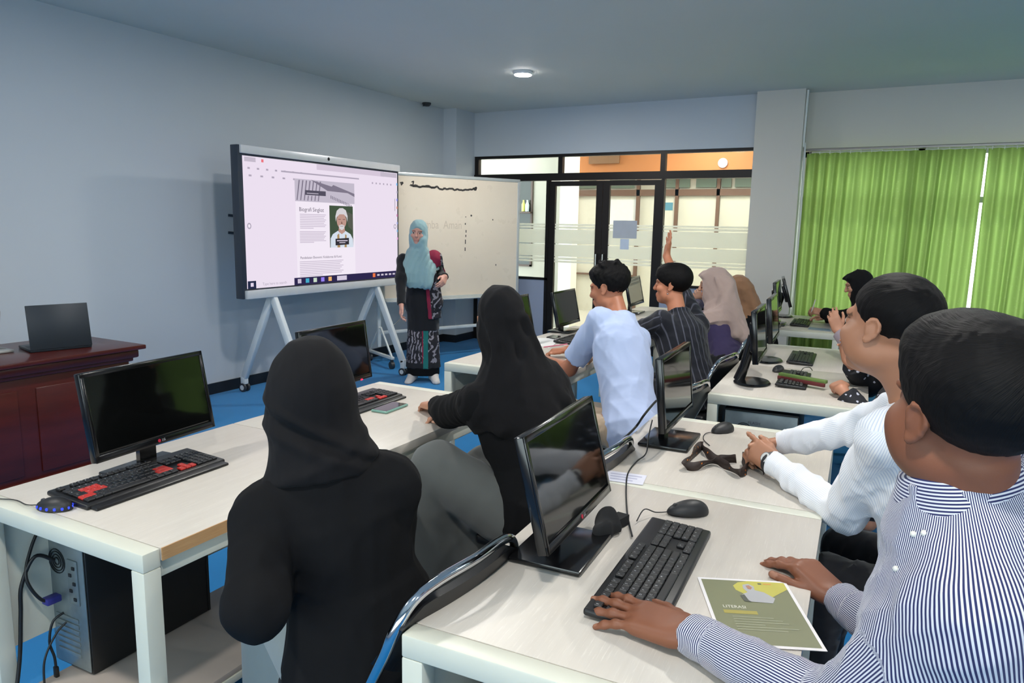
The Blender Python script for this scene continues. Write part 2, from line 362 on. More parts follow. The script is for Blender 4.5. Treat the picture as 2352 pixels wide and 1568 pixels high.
def curtain(ya, yb, label, seed, lean):
    r = random.Random(seed); L = ya-yb; nz = 26; ph = 0; ys = []; n = int(L/.006)
    o = thing('curtain', label, 'curtain', (XW-.13, 0, 0), group='green curtains on the window wall')
    b = MB(); vs = []; per = .105; a0 = [r.uniform(-1, 1) for _ in range(60)]
    for j in range(nz+1):
        z = .12+(2.405-.12)*j/nz; u = 1-j/nz
        for i in range(n+1):
            y = ya-L*i/n; s = (ya-y)/per
            k = int(s); f = s-k; am = .040+.014*(a0[k % 60]*(1-f)+a0[(k+1) % 60]*f)
            warp = (1.1*math.sin(1.3*s+2.1*u+seed)+.7*math.sin(.57*s+seed*2))*(.35+.65*u)
            x = am*math.sin(2*PI*s+warp)+.007*math.sin(4.4*s+3*u+seed)*u+.004*math.sin(13.1*s)
            if z > 2.33: x *= .55
            vs.append((x, y-.012*math.sin(2*PI*s*.5+seed)*u+lean*u*(1-abs(2*i/n-1)*.3)*(.4+.6*i/n), z))
    fs = [(j*(n+1)+i, j*(n+1)+i+1, (j+1)*(n+1)+i+1, (j+1)*(n+1)+i) for j in range(nz) for i in range(n)]
    b.add(vs, fs); b.obj('cloth', M_CURT, o, smooth=180)
    b = MB(); k = 0
    while ya-.03-k*.1 > yb:
        yy = ya-.03-k*.1; b.tube([(0, yy, 2.392), (-.012, yy, 2.412), (-.004, yy, 2.428)], .003, 6); k += 1
    b.obj('curtain_hooks', mat('white_hook', (225, 225, 222), .4), o)['kind'] = 'stuff'
curtain(1.075, -.565, 'green pleated curtain beside the pale pillar, left of the bright slit', 3, .05)
curtain(-.585, -2.4, 'green pleated curtain at the right edge, beyond the bright slit', 8, .03)
curtain(-2.43, -4.95, 'green pleated curtain farthest along the window wall', 12, .03)
o = thing('curtain_rail', 'grey metal curtain rail under the pale wall header', 'rail', (XW-.13, 0, 2.435))
b = MB(); b.box((0, -1.93, .006), (.03, 6.05, .026), .004); b.obj('track', mat('grey_alu', (150, 146, 142), .4, .7), o)
for yy in (.9, -.6, -2.0, -3.2, -4.7):
    b = MB(); b.box((.065, yy, .012), (.13, .025, .012)); b.obj('bracket', mat('grey_alu', (150, 146, 142), .4, .7), o)
b = MB(); q = [at_x(1853, y, 8.44) for y in (205, 330, 480, 700)]
b.tube(smooth_path([(8.5, 1.10, 3.05), (8.5, 1.105, 2.5), (8.6, 1.10, 2.45), (8.6, 1.09, 1.5), (8.6, 1.085, .6)], 5), .012, 8)
tag(b.obj('cable_duct', mat('white_plastic', (232, 232, 230), .35)), 'thin white cable pipe running down beside the pale pillar and curtain', 'pipe')
# ---- unseen window row behind the camera, added to light the room from there
b = MB(); yc_ = (RW[0]+RW[1])/2
for k in range(6): b.box((X0-.06, RW[0]+.03+(RW[1]-RW[0]-.06)*k/5, (RW[2]+RW[3])/2), (.06, .06, RW[3]-RW[2]))
for zz in (RW[2]+.03, RW[3]-.03): b.box((X0-.06, yc_, zz), (.06, RW[1]-RW[0], .06))
o = b.obj('window_rear_added', mat('alu_frame', (180, 182, 180), .4, .6), smooth=0); struct(o)
b = MB(); b.box((X0-.06, yc_, (RW[2]+RW[3])/2), (.006, RW[1]-RW[0]-.1, RW[3]-RW[2]-.1)); b.obj('pane', M_GLASS, o, smooth=0)
la = bpy.data.lights.new('window_portal', 'AREA'); la.shape = 'RECTANGLE'; la.size = RW[3]-RW[2]; la.size_y = RW[1]-RW[0]; la.cycles.is_portal = True
lo = bpy.data.objects.new('window_portal', la); COL.objects.link(lo); lo.location = (X0-.13, yc_, (RW[2]+RW[3])/2); lo.rotation_euler = (0, -PI/2, 0)
# ---- daylight
SC.world = bpy.data.worlds.new('sky'); SC.world.use_nodes = True
wt = SC.world.node_tree; bg = wt.nodes['Background']; bg.inputs[0].default_value = (.86, .93, 1.0, 1); bg.inputs[1].default_value = WORLD_S
su = bpy.data.lights.new('sun', 'SUN'); su.energy = SUN_W; su.angle = math.radians(6); su.color = (1, .96, .9)
so = bpy.data.objects.new('sun', su); COL.objects.link(so); d = Vector((-1, .38, -.95)); so.rotation_euler = d.to_track_quat('-Z', 'Y').to_euler(); so.location = (14, -4, 8)
slab('ground_outside', (XW+.2, -12, -.3), (30, 1.0, -.1), mat('outside_ground', (150, 150, 140), .9))
# ================================================================ furniture
def desk_lam():
    t = NT('desk_laminate'); co = t.coords((3, 60, 60)); co2 = t.coords((.6, 9, 9))
    n = t.noise(4, co, 4, .7); n2 = t.noise(5, co2, 3)
    c = t.mix(n2, lin((190, 182, 172)), lin((203, 196, 186))); r = t.n('ShaderNodeValToRGB'); r.color_ramp.elements[0].position = .56; r.color_ramp.elements[1].position = .70; t.l(n, r.inputs[0])
    c = t.mix(t.math('MULTIPLY', r.outputs[0], .45), c, lin((224, 218, 208)))
    t.bsdf(c, .38, 0, .45, bump=n, bstr=.05); return t.m
M_LAM = desk_lam(); M_FRAME = mat('white_powder_coat', (206, 206, 192), .4, 0, .5, .03); M_EDGE = mat('white_edge_band', (226, 220, 208), .4)
def ply():
    t = NT('raw_plywood_edge'); co = t.coords((4, 4, 260)); n = t.noise(3, co, 3); t.bsdf(t.mix(n, lin((150, 104, 62)), lin((206, 166, 116))), .7); return t.m
M_PLY = ply(); M_SHELF = mat('shelf_board', (172, 160, 150), .5)
TH = .034
def desk(loc, rz, L, D, label, ends=(1, 1), rawedge=False, modesty=True, shelf=True):
    """origin: front-left foot of the table top plan; local x along the row, y towards the room's front"""
    o = thing('computer_desk', label, 'desk', loc, rz, 'white computer desks'); w = .05
    b = MB(); x0 = w if ends[0] else 0; x1 = L-w if ends[1] else L
    b.box(((x0+x1)/2, D/2, .75-TH/2), (x1-x0-.002, D, TH), .0015); b.obj('tabletop', M_LAM, o)
    if rawedge:
        b = MB(); b.box(((x0+x1)/2, -.002, .75-TH/2), (x1-x0-.004, .004, TH)); b.obj('raw_edge', M_PLY, o, smooth=0)['label'] = 'bare brown board edge'
    for i, e in enumerate(ends):
        xx = w/2 if i == 0 else L-w/2
        if e:
            b = MB(); b.box((xx, D/2, .725), (w, D, .05), .004); b.obj('end_rail', M_FRAME, o)
        for yy in (w/2, D-w/2):
            b = MB(); b.box((xx, yy, .35), (w, w, .70), .004); b.obj('leg', M_FRAME, o)
    b = MB(); b.box((L/2, .03, .69), (L-2*w, .03, .05), .003); b.obj('apron', M_FRAME, o)
    b = MB(); b.box((L/2, D-.03, .69), (L-2*w, .03, .05), .003); b.obj('apron', M_FRAME, o)
    if modesty:
        b = MB(); b.box((L/2, D-.02, .46), (L-2*w, .016, .42), .002); b.obj('modesty_panel', M_FRAME, o)
    if shelf:
        b = MB(); b.box((L/2, D*.58, .12), (L-2*w, D*.62, .02), .002); b.obj('shelf', M_SHELF, o)
        for yy in (D*.27+.01, D*.89):
            b = MB(); b.box((L/2, yy, .097), (L-2*w, .03, .025), .002); b.obj('shelf_rail', M_FRAME, o)
    return o
R1, R2 = math.radians(.9), math.radians(2.85)
def along(o, rz, d): return (o[0]+math.cos(rz)*d, o[1]+math.sin(rz)*d, 0)
A0 = (1.045, 1.595, 0)
dA = desk(A0, R1, .955, .765, 'white computer desk with bare brown board edge, a black tower beneath', (1, 0), True)
dB = desk(along(A0, R1, .957), R1, .96, .765, 'white computer desk with the green-cased phone on it', (0, 1))
C0 = (3.59, 1.645, 0)
dC = desk(C0, R1, 1.0, .76, 'white computer desk where the man in the light blue shirt leans', (1, 0))
dD = desk(along(C0, R1, 1.002), R1, 1.0, .76, 'white computer desk before the man in the dark pinstripe shirt', (0, 1))
dE = desk((6.25, 1.69, 0), R1, 1.2, .76, 'white computer desk in front of the beige and brown headscarves', (1, 1))
P0 = (1.125, .10, 0)
dP = desk(P0, R2, 1.05, .735, 'white computer desk holding the open flyer and the big black keyboard', (1, 0))
dQ = desk(along(P0, R2, 1.053), R2, .95, .735, 'white computer desk with a patterned lanyard and round mouse', (1, 1))
S0 = (3.665, .10, 0)
dS = desk(S0, R2, .95, .735, 'white computer desk with the hooked green strap on it', (1, 0))
dT = desk(along(S0, R2, .953), R2, .95, .735, 'white computer desk with a small green card on it', (0, 1))
dU = desk((6.38, .44, 0), R2, 1.25, .735, 'white computer desk nearest the pale pillar, below the green curtain', (1, 1))
# ---------------------------------------------------------------- monitors
M_GLOSS = mat('gloss_black_plastic', (16, 16, 18), .18, 0, .5); M_MATTE = mat('matte_black_plastic', (26, 26, 28), .5); M_SCREEN = mat('dark_screen_glass', (9, 10, 10), .06, 0, .55, .0)
M_RED = emis('red_led', (255, 40, 70), 3); M_LOGO = mat('logo_white', (200, 200, 204), .4); M_LOGOR = mat('logo_red', (190, 30, 60), .4)
def monitor(loc, yaw, tilt, label, style='rect', led=None, logo=True, zc=.98, w=.462, h=.275):
    """loc: point on the desk below the panel's centre; the screen faces local -y"""
    o = thing('computer_monitor', label, 'monitor', (loc[0], loc[1], .75), yaw, 'computer monitors on the desks')
    T = Matrix.Translation((0, 0, zc-.75)) @ Matrix.Rotation(-tilt, 4, 'X')
    b = MB(); b.box((0, .012, 0), (w, .024, h), .004, T); b.box((0, .03, -.01), (w*.62, .03, h*.6), .012, T); b.obj('housing', M_GLOSS, o)
    b = MB(); b.box((0, -.0005, .006), (w-.028, .003, h-.044), 0, T); b.obj('screen', M_SCREEN, o, smooth=0)
    bz = MB(); i = (w-.028)/2
    for c, s in (((0, -.002, h/2-.008), (w, .005, .016)), ((0, -.002, -h/2+.011), (w, .005, .022)), ((-w/2+.007, -.002, 0), (.014, .005, h)), ((w/2-.007, -.002, 0), (.014, .005, h))): bz.box(c, s, .0015, T)
    bz.obj('bezel', M_GLOSS, o)
    if logo:
        vs, fs = glyphs('LG', .011); g = MB(); Rx = T @ Matrix.Translation((.004, -.0055, -h/2+.0075)) @ Matrix.Rotation(PI/2, 4, 'X'); g.add(vs, fs, Rx); g.obj('logo_letters', M_LOGO, o, smooth=0)
        g = MB(); g.lathe([(.001, 0), (.0055, 0), (.0055, .0008), (.001, .0008)], 20, T @ Matrix.Translation((-.006, -.005, -h/2+.0115)) @ Matrix.Rotation(PI/2, 4, 'X')); g.obj('logo_disc', M_LOGOR, o)
    if led:
        g = MB(); g.ball((w/2-.085, -.004, -h/2+.002), (.009, .004, .004), 10, 6, T); g.obj('power_light', M_RED, o)
    if style == 'rect':
        b = MB(); b.box((0, .02, .009), (.25, .19, .014), .005); b.obj('base', M_GLOSS, o)
        b = MB(); b.prism([(-.032, .035), (.032, .035), (.026, .06), (-.026, .06)], .014, zc-.75, None); b.obj('neck', M_GLOSS, o)
    else:
        b = MB(); b.lathe([(.001, 0), (.10, 0), (.108, .006), (.10, .014), (.03, .02), (.001, .02)], 32, Matrix.Translation((0, .03, 0)) @ Matrix.Diagonal((1.15, .9, 1, 1))); b.obj('base', M_GLOSS, o)
        b = MB(); b.tube([(0, .10, .012), (0, .075, .09), (0, .04, zc-.77)], [.03, .026, .026], 12); b.obj('neck', M_GLOSS, o)
    return o
D = math.radians
monitor((1.464, 2.126), D(5.5), D(10.2), 'black monitor on the desk with the bare brown board edge')
monitor((2.443, 2.217), D(4.1), D(7.7), 'black monitor half hidden behind the nearest black headscarf', led=True, logo=False)
monitor((4.29, 2.30), D(1), D(12), 'black monitor peeking out from behind the second black headscarf', led=True, logo=False, zc=.968)
monitor((5.216, 2.342), D(2.9), D(11.7), 'black monitor between the door and the light blue shirt', zc=.944, logo=False)
monitor((1.609, .697), D(3.4), D(14), 'large black monitor behind the big black keyboard', zc=.975)
monitor((2.705, .737), D(2.9), D(5.4), 'black monitor beside the lanyard desk, beige edge of a chair behind', zc=.978, logo=False)
monitor((4.02, .66), D(4.0), D(5.3), 'black monitor with a round foot, beside the hooked green strap', 'oval', zc=1.03, logo=False)
monitor((4.78, .71), D(4.0), D(6), 'black monitor second along the row by the curtain, screen reflecting green', 'oval', zc=1.03, logo=False)
monitor((6.72, .98), D(4), D(6), 'black monitor third along the row by the curtain, beside the pillar', 'rect', zc=1.0, logo=False)
monitor((7.40, 1.0), D(9), D(17), 'black monitor seen edge-on beside the pale pillar, leaning back', 'oval', zc=1.0, logo=False)
monitor((6.78, 2.32), D(3), D(12), 'black monitor partly hidden behind the head of the man in light blue', zc=.97, logo=False)
# ---------------------------------------------------------------- keyboards and mice
M_KEY = mat('black_keys', (24, 24, 26), .45); M_KEYCASE = mat('keyboard_case', (18, 18, 20), .4); M_LEG = mat('key_print', (205, 208, 210), .6); M_REDKEY = mat('red_keys', (186, 44, 36), .5)
ROWS = [list('`1234567890-=')+['<'], ['T']+list('QWERTYUIOP[]\\'), ['C']+list("ASDFGHJKL;'")+['E'], ['S']+list('ZXCVBNM,./')+['S'], ['c', 'w', 'a', ' ', 'a', 'w', 'm', 'c']]
WID = [[1]*13+[2], [1.5]+[1]*12+[1.5], [1.75]+[1]*11+[2.25], [2.25]+[1]*10+[2.75], [1.25, 1.25, 1.25, 6.25, 1.25, 1.25, 1.25, 1.25]]
def keyboard(loc, yaw, label, red=(), L=.452, W=.155, legends=True, gaming=False):
    o = thing('keyboard', label, 'keyboard', (loc[0], loc[1], .75), yaw, 'black keyboards on the desks')
    b = MB(); T = Matrix.Rotation(D(3.2), 4, 'X') @ Matrix.Translation((0, 0, .004))
    b.box((0, 0, .008), (L, W, .016), .006, T, 3)
    if gaming: b.box((0, -W/2-.004, .0065), (L*.96, .05, .011), .005, T)
    b.obj('case', M_KEYCASE, o)
    k = MB(); rk = MB(); u = (L-.03)/22.6; kv = (W-.035)/6.35
    def key(cx, cy, w, ch, r=False):
        tgt = rk if r else k
        tgt.box((cx, cy, .0195), (w*u-.0016, kv-.0018, .007), .0018, T, 1)
        if legends and ch.strip():
            k.cur = 1; vs, fs = glyphs(ch, .0075); k.add(vs, fs, T @ Matrix.Translation((cx-w*u*.28, cy-.001, .0234))); k.cur = 0
    x0 = -L/2+.015; ytop = W/2-.016
    for j in range(13): key(x0+(j*1.0+(j > 0)*1+(j > 4)*.5+(j > 8)*.5+.5)*u, ytop-kv*.5, .95, 'F' if j else 'E')
    for r, row in enumerate(ROWS):
        x = x0; yy = ytop-kv*(1.85+r)
        for ch, w in zip(row, WID[r]):
            key(x+w*u/2, yy, w, ch, ch in red and ch.isalpha()); x += w*u
    for r in range(5):
        for c in range(3):
            if r < 2 or (r == 3 and c == 1) or r == 4: key(x0+(15.4+c+.5)*u, ytop-kv*(1.85+r), 1, '-' if r < 2 else 'v', r > 2 and bool(red))
        for c in range(4): key(x0+(18.6+c+.5)*u, ytop-kv*(1.85+r), 1, '789/456*123-0.+='[(r*4+c) % 16])
    k.obj('keys', None, o, smooth=0, mats=[M_KEY, M_LEG])
    if rk.v: q = rk.obj('red_keys', M_REDKEY, o, smooth=0); q['label'] = 'keys in red'
    return o
def yaw_of(a, b): return math.atan2(b[1]-a[1], b[0]-a[0])
keyboard((1.385, 2.085), D(0.5)+D(1.2), 'black gaming keyboard with red key clusters on the desk with bare board edge', ('W', 'A', 'S', 'D', 'Q', 'E'), L=.49, W=.19, gaming=True)
keyboard((2.50, 2.16), D(2), 'black gaming keyboard beside the green-cased phone', ('W', 'A', 'S', 'D'), L=.47, W=.18, gaming=True)
keyboard((4.85, 2.10), D(0), 'black keyboard lying in front of the man in light blue', legends=False)
keyboard((1.612, .472), D(3), 'big black keyboard under the nearest left hand, white letters on its keys', L=.56, W=.165)
keyboard((4.2, .50), D(3), 'black keyboard under the hooked green strap', legends=False, L=.44)
keyboard((4.95, .55), D(3), 'black keyboard second along the curtain row', legends=False, L=.44)
keyboard((6.9, .80), D(3), 'black keyboard near the writing hand by the curtain', legends=False, L=.44)
def mouse(loc, yaw, label, m=None, s=1.0, cord=None):
    o = thing('computer_mouse', label, 'mouse', (loc[0], loc[1], .75), yaw, 'computer mice on the desks')
    def fn(p):
        z = max(p.z, -.12); return Vector((p.x*(1-.12*max(0, p.y)), p.y, z*(1-.25*p.y)))
    b = MB(); b.ball((0, 0, .006*s), (.031*s, .056*s, .031*s), 28, 18, fn=fn); b.obj('shell', m or M_MATTE, o, smooth=80)
    b = MB(); b.cyl((-.003*s, .034*s, .0235*s), (.003*s, .034*s, .0235*s), .0065*s, 14); b.obj('scroll_wheel', mat('wheel_rubber', (60, 60, 62), .6), o)
    if cord:
        b = MB(); b.tube(smooth_path([Vector((0, .055*s, .008))]+[Vector(c) for c in cord], 6), .0017, 6); b.obj('cord', M_MATTE, o)
    return o
mouse((2.015, .50), D(35), 'large black mouse beyond the big black keyboard', s=1.12, cord=[(-.01, .1, .012), (-.03, .14, .03), (-.06, .17, .008)])
mouse((2.955, .61), D(60), 'black mouse beside the clasped hands', s=1.05, cord=[(.0, .1, .004), (-.05, .16, .003), (-.12, .2, .003)])
o = mouse((1.105, 2.075), D(20), 'round mouse glowing blue at the end of the first desk', s=.98, cord=[(0, .09, .006), (.03, .16, .004), (.02, .26, .004)])
b = MB()
for k in range(14):
    a = 2*PI*k/14; b.box((math.cos(a)*.030, math.sin(a)*.050-.002, .010), (.006, .006, .008), .002)
q = b.obj('light_strip', emis('blue_led', (50, 70, 255), 2.2), o); q['label'] = 'blue glowing light strip'
mouse((4.45, .62), D(80), 'black mouse behind the monitor with a round foot', s=1.0)
mouse((5.35, 2.15), D(10), 'dark mouse between the keyboard and the light blue sleeve', s=.9)
# ================================================================ interactive display on its stand
YD = 4.9
o = thing('interactive_display', 'huge interactive display on a wheeled white stand, showing a document page', 'display', (5.33, YD, 0))
DISP = o
def dl(x, y, z): return (x-5.33, y-YD, z)
M_SILVER = mat('silver_plastic', (206, 208, 212), .35, .2); M_STAND = mat('white_stand_paint', (206, 212, 216), .4); M_BEZ = mat('display_bezel', (44, 52, 64), .35)
xl, xr, zb, zt = 4.262, 6.405, .918, 2.192
b = MB(); b.box(dl((xl+xr)/2, YD+.045, (zb+zt)/2), (xr-xl, .085, zt-zb), .006); b.obj('housing', M_BEZ, o)
b = MB(); b.box(dl((xl+xr)/2+.012, YD-.004, zt-.034), (xr-xl-.02, .03, .068), .006); b.obj('top_bar', M_SILVER, o)
b = MB(); b.box(dl((xl+xr)/2+.012, YD-.01, zb+.036), (xr-xl-.02, .045, .072), .006); b.obj('bottom_bar', M_SILVER, o)
b = MB(); b.cyl(dl(5.31, YD-.02, zt-.03), dl(5.31, YD-.014, zt-.03), .016, 16); b.obj('webcam', mat('webcam_black', (20, 20, 24), .2), o)
SX0, SX1, SZ0, SZ1 = xl+.045, xr-.03, zb+.085, zt-.085
E_ = 1.0
def scr(name, c, k=1.0): return emis('screen_'+name, c, E_*k)
b = MB(); b.quad(dl(SX0, YD-.001, SZ0), dl(SX1, YD-.001, SZ0), dl(SX1, YD-.001, SZ1), dl(SX0, YD-.001, SZ1)); scrn = b.obj('screen', scr('page', (236, 224, 240)), o, smooth=0)
lay = [0]
def Q(zx, zy): p = at_y(540+zx/4.238, 330+zy/4.238, YD); return p[0], p[2]
def clampx(x): return min(max(x, SX0), SX1)
def clampz(z): return min(max(z, SZ0), SZ1)
class Scr:
    def __init__(s, name, m): s.b = MB(); s.n = name; s.m = m; lay[0] += 1; s.y = YD-.001-.0004*lay[0]
    def rect(s, zx0, zy0, zx1, zy1):
        x0, z0 = Q(zx0, zy0); x1, z1 = Q(zx1, zy1); return s.r(x0, z1, x1, z0)
    def r(s, x0, z0, x1, z1):
        x0, x1, z0, z1 = clampx(x0), clampx(x1), clampz(z0), clampz(z1)
        s.b.quad(dl(x0, s.y, z0), dl(x1, s.y, z0), dl(x1, s.y, z1), dl(x0, s.y, z1)); return s
    def poly(s, pts): s.b.quad(*[dl(clampx(x), s.y, clampz(z)) for x, z in pts]); return s
    def ell(s, cx, cz, rx, rz, n=28): return s.poly([(cx+rx*math.cos(2*PI*k/n), cz+rz*math.sin(2*PI*k/n)) for k in range(n)])
    def text(s, txt, x, z, size):
        vs, fs = glyphs(txt, size); s.b.add(vs, fs, Matrix.Translation(dl(x, s.y, z)) @ Matrix.Rotation(PI/2, 4, 'X')); return s
    def done(s): return s.b.obj(s.n, s.m, scrn, smooth=0)
LG_, GR, PG = scr('light_grey', (205, 196, 212)), scr('grey_text', (176, 166, 184)), scr('paper', (243, 234, 246))
# browser chrome
Scr('tab_bar', scr('tabgrey', (214, 200, 218))).r(SX0+.86, SZ1-.052, SX1-.22, SZ1).done()
s = Scr('window_controls', scr('ctl', (196, 186, 202))); s.r(SX0+.02, SZ1-.045, SX0+.14, SZ1-.008); s.r(SX1-.28, SZ1-.05, SX1-.01, SZ1-.006); s.done()
s = Scr('toolbar_icons', GR)
for k in range(7): s.r(SX0+.05+k*.1, SZ1-.105, SX0+.075+k*.1, SZ1-.09)
s.r(SX0+.42, SZ1-.105, SX0+1.45, SZ1-.092)
for k in range(10): s.r(SX0+.06+k*.125, SZ1-.165, SX0+.09+k*.125, SZ1-.15)
for k in range(6): s.r(SX1-.42+k*.06, SZ1-.135, SX1-.4+k*.06, SZ1-.118)
s.done()
Scr('tab_dot', scr('red_icon', (235, 120, 130))).r(SX0+.20, SZ1-.04, SX0+.225, SZ1-.015).done()
px0, pz1 = Q(575, 345); px1, _ = Q(1160, 600); hz0 = Q(860, 572)[1]; HB = Q(860, 362)[1]
Scr('document_page', PG).r(px0+.005, SZ0+.04, px1, pz1).done()
Scr('header_picture', scr('hdr', (196, 188, 204))).r(px0, hz0, px1, HB).done()
s = Scr('header_stripes', scr('hdr_dark', (128, 120, 138)))
for k in range(7): s.poly([(px0+.05+k*.045, HB-.01), (px0+.065+k*.045, HB-.01), (px0+.03+k*.045, hz0+.01), (px0+.018+k*.045, hz0+.01)])
s.poly([(px0+.2, HB), (px1, HB-.1), (px1, HB-.13), (px0+.5, HB-.03), (px0+.42, HB-.09)])
for k in range(14): s.r(px0+.46+k*.022, HB-.16-k*.006, px0+.47+k*.022, HB-.13-k*.006)
s.done()
s = Scr('header_plate', scr('plate', (84, 80, 96))); q0 = Q(678, 450); q1 = Q(880, 510); s.r(q0[0], q1[1], q1[0], q0[1]); s.done()
s = Scr('plate_lines', LG_); s.r(q0[0]+.02, q0[1]-.03, q0[0]+.17, q0[1]-.024); s.r(q0[0]+.02, q0[1]-.05, q0[0]+.13, q0[1]-.045); s.done()
h = Q(618, 655); s = Scr('heading', scr('heading_ink', (92, 84, 104))); s.text('Biografi Singkat', h[0], h[1], .052); h2 = Q(632, 1122); s.text('Pendekatan Ekonomi: Kolaborasi & Kunci', h2[0], h2[1], .033); s.done()
s = Scr('paragraph_lines', scr('para_ink', (200, 188, 206)))
for (a, c, n, w) in ((685, 820, 9, 255), (855, 960, 8, 255), (1150, 1290, 9, 425)):
    xx, za = Q(625, a); _, zc2 = Q(625, c); wd = Q(625+w, a)[0]-xx
    for k in range(n):
        z = za+(zc2-za)*k/(n-1); s.r(xx, z-.004, xx+wd*(1 if k < n-1 else .55)*(1-.04*(k % 3)), z+.003)
s.done()
a = Q(912, 600); c = Q(1147, 1005); X0p, X1p, Z0p, Z1p = a[0], c[0], c[1], a[1]; wp, hp = X1p-X0p, Z1p-Z0p
P_ = lambda u, v: (X0p+u*wp, Z1p-v*hp)
s = Scr('portrait_backdrop', scr('pgreen', (68, 84, 66))); s.r(X0p, Z0p, X1p, Z1p); s.done()
s = Scr('portrait_shade', scr('pgreen2', (88, 92, 82))); s.poly([P_(.62, .1), P_(1, .2), P_(1, .6), P_(.8, .5)]); s.done()
s = Scr('portrait_shirt', scr('pshirt', (214, 224, 236))); s.poly([P_(*q) for q in ((.02, 1), (.03, .78), (.12, .68), (.33, .60), (.66, .60), (.88, .68), (.98, .8), (1, 1))]); s.done()
s = Scr('portrait_face', scr('pface', (190, 150, 138))); cx, cz = P_(.5, .36); s.ell(cx, cz, .205*wp, .185*hp); s.poly([P_(.38, .5), P_(.62, .5), P_(.64, .62), (P_(.5, .68)), P_(.36, .62)]); s.done()
s = Scr('portrait_hair', scr('phair', (214, 210, 214))); s.poly([P_(*q) for q in ((.25, .38), (.24, .25), (.3, .12), (.42, .055), (.56, .05), (.69, .1), (.76, .24), (.75, .38), (.71, .27), (.6, .2), (.42, .2), (.3, .27))]); s.poly([P_(*q) for q in ((.38, .47), (.5, .445), (.62, .47), (.6, .545), (.5, .585), (.4, .545))]); s.done()
s = Scr('portrait_features', scr('pdark', (120, 84, 78))); s.r(*P_(.36, .33), *P_(.46, .315)); s.r(*P_(.55, .33), *P_(.65, .315)); s.r(*P_(.43, .49), *P_(.57, .48)); s.poly([P_(.47, .43), P_(.5, .36), P_(.54, .43)]); s.done()
s = Scr('portrait_batik', scr('pbatik', (170, 140, 96))); s.poly([P_(.3, .7), P_(.38, .66), P_(.42, 1), P_(.3, 1)]); s.poly([P_(.64, .68), P_(.7, .7), P_(.7, 1), P_(.6, 1)]); s.done()
s = Scr('portrait_tag', scr('ptag', (52, 50, 58))); s.poly([P_(.22, .79), P_(.8, .77), P_(.8, .93), P_(.22, .95)]); s.done()
s = Scr('tag_lines', LG_); s.r(*P_(.28, .85), *P_(.74, .825)); s.r(*P_(.38, .895), *P_(.64, .875)); s.done()
# task bar
Scr('task_bar', scr('taskbar', (46, 40, 78))).r(Q(570, 1340)[0], SZ0, SX1, SZ0+.066).done()
Scr('start_button', scr('start', (40, 46, 74))).r(SX0, SZ0, SX0+.09, SZ0+.066).done()
s = Scr('start_logo', scr('startlogo', (226, 214, 236))); s.r(SX0+.03, SZ0+.018, SX0+.062, SZ0+.05); s.done()
s = Scr('search_hint', GR); s.text('Type here to search', SX0+.16, SZ0+.022, .034); s.done()
tx = Q(570, 1340)[0]
for k, c in enumerate(((200, 190, 210), (70, 170, 200), (200, 220, 200), (150, 130, 240), (236, 180, 110))): Scr('task_icon', scr('ico%d' % k, c)).r(tx+.04+k*.1, SZ0+.014, tx+.085+k*.1, SZ0+.054).done()
Scr('task_chip', scr('chip', (214, 204, 224))).r(tx+.56, SZ0+.012, tx+.7, SZ0+.056).done()
Scr('weather_icon', scr('wth', (240, 120, 70))).r(tx+1.10, SZ0+.016, tx+1.14, SZ0+.056).done()
s = Scr('tray_text', LG_)
for k in range(6): s.r(tx+1.17+k*.065, SZ0+.026, tx+1.21+k*.065, SZ0+.044)
s.done()
for k, c in enumerate(((120, 190, 240), (200, 190, 210), (150, 150, 240), (220, 150, 130), (200, 120, 170), (170, 180, 230), (140, 190, 230), (230, 170, 220))):
    Scr('side_icon', scr('side%d' % k, c)).r(SX1-.032, SZ1-.13-k*.082, SX1-.012, SZ1-.105-k*.082).done()
Scr('scroll_bar', scr('scroll', (120, 112, 130))).r(SX1-.066, SZ1-.40, SX1-.06, SZ1-.27).done()
for xx, zz in (Q(123, 800), Q(1543, 805)):
    s = Scr('page_arrow', GR); s.ell(xx, zz, .022, .026); s.done(); s = Scr('page_arrow_inner', PG); s.ell(xx, zz, .012, .015); s.done()
# stand: two A-shaped sides on castors
for sx, nm in ((4.60, 'l'), (6.02, 'r')):
    top = Vector(dl(sx, YD+.02, zb+.02)); fr_ = Vector(dl(sx, 4.56, .13)); bk = Vector(dl(sx+.02, 5.34, .13))
    for q in (fr_, bk):
        b = MB(); d = (q-top); T = frame_M(top, d, (1, 0, 0)); L = d.length
        b.box((L/2, 0, 0), (L, .05, .065), .012, T)
        b.box((q.x, q.y, .12), (.05, .06, .1), .012); b.obj('stand_leg', M_STAND, o)
        c = MB(); T = Matrix.Translation((q.x, q.y, 0))
        for dx in (-.022, .022): c.cyl((dx-.01, 0, .04), (dx+.01, 0, .04), .04, 20, M=T)
        k = c.obj('castor', mat('castor_rubber', (46, 50, 56), .5), o)
        c = MB()
        for dx in (-.033, .033): c.cyl((dx-.001, 0, .04), (dx+.001, 0, .04), .024, 16, M=T)
        c.obj('castor_cap', mat('castor_grey', (200, 204, 208), .4), k)
b = MB(); b.box(dl(5.31, YD+.12, 1.25), (1.5, .05, .1), .01); b.obj('cross_beam', M_STAND, o)
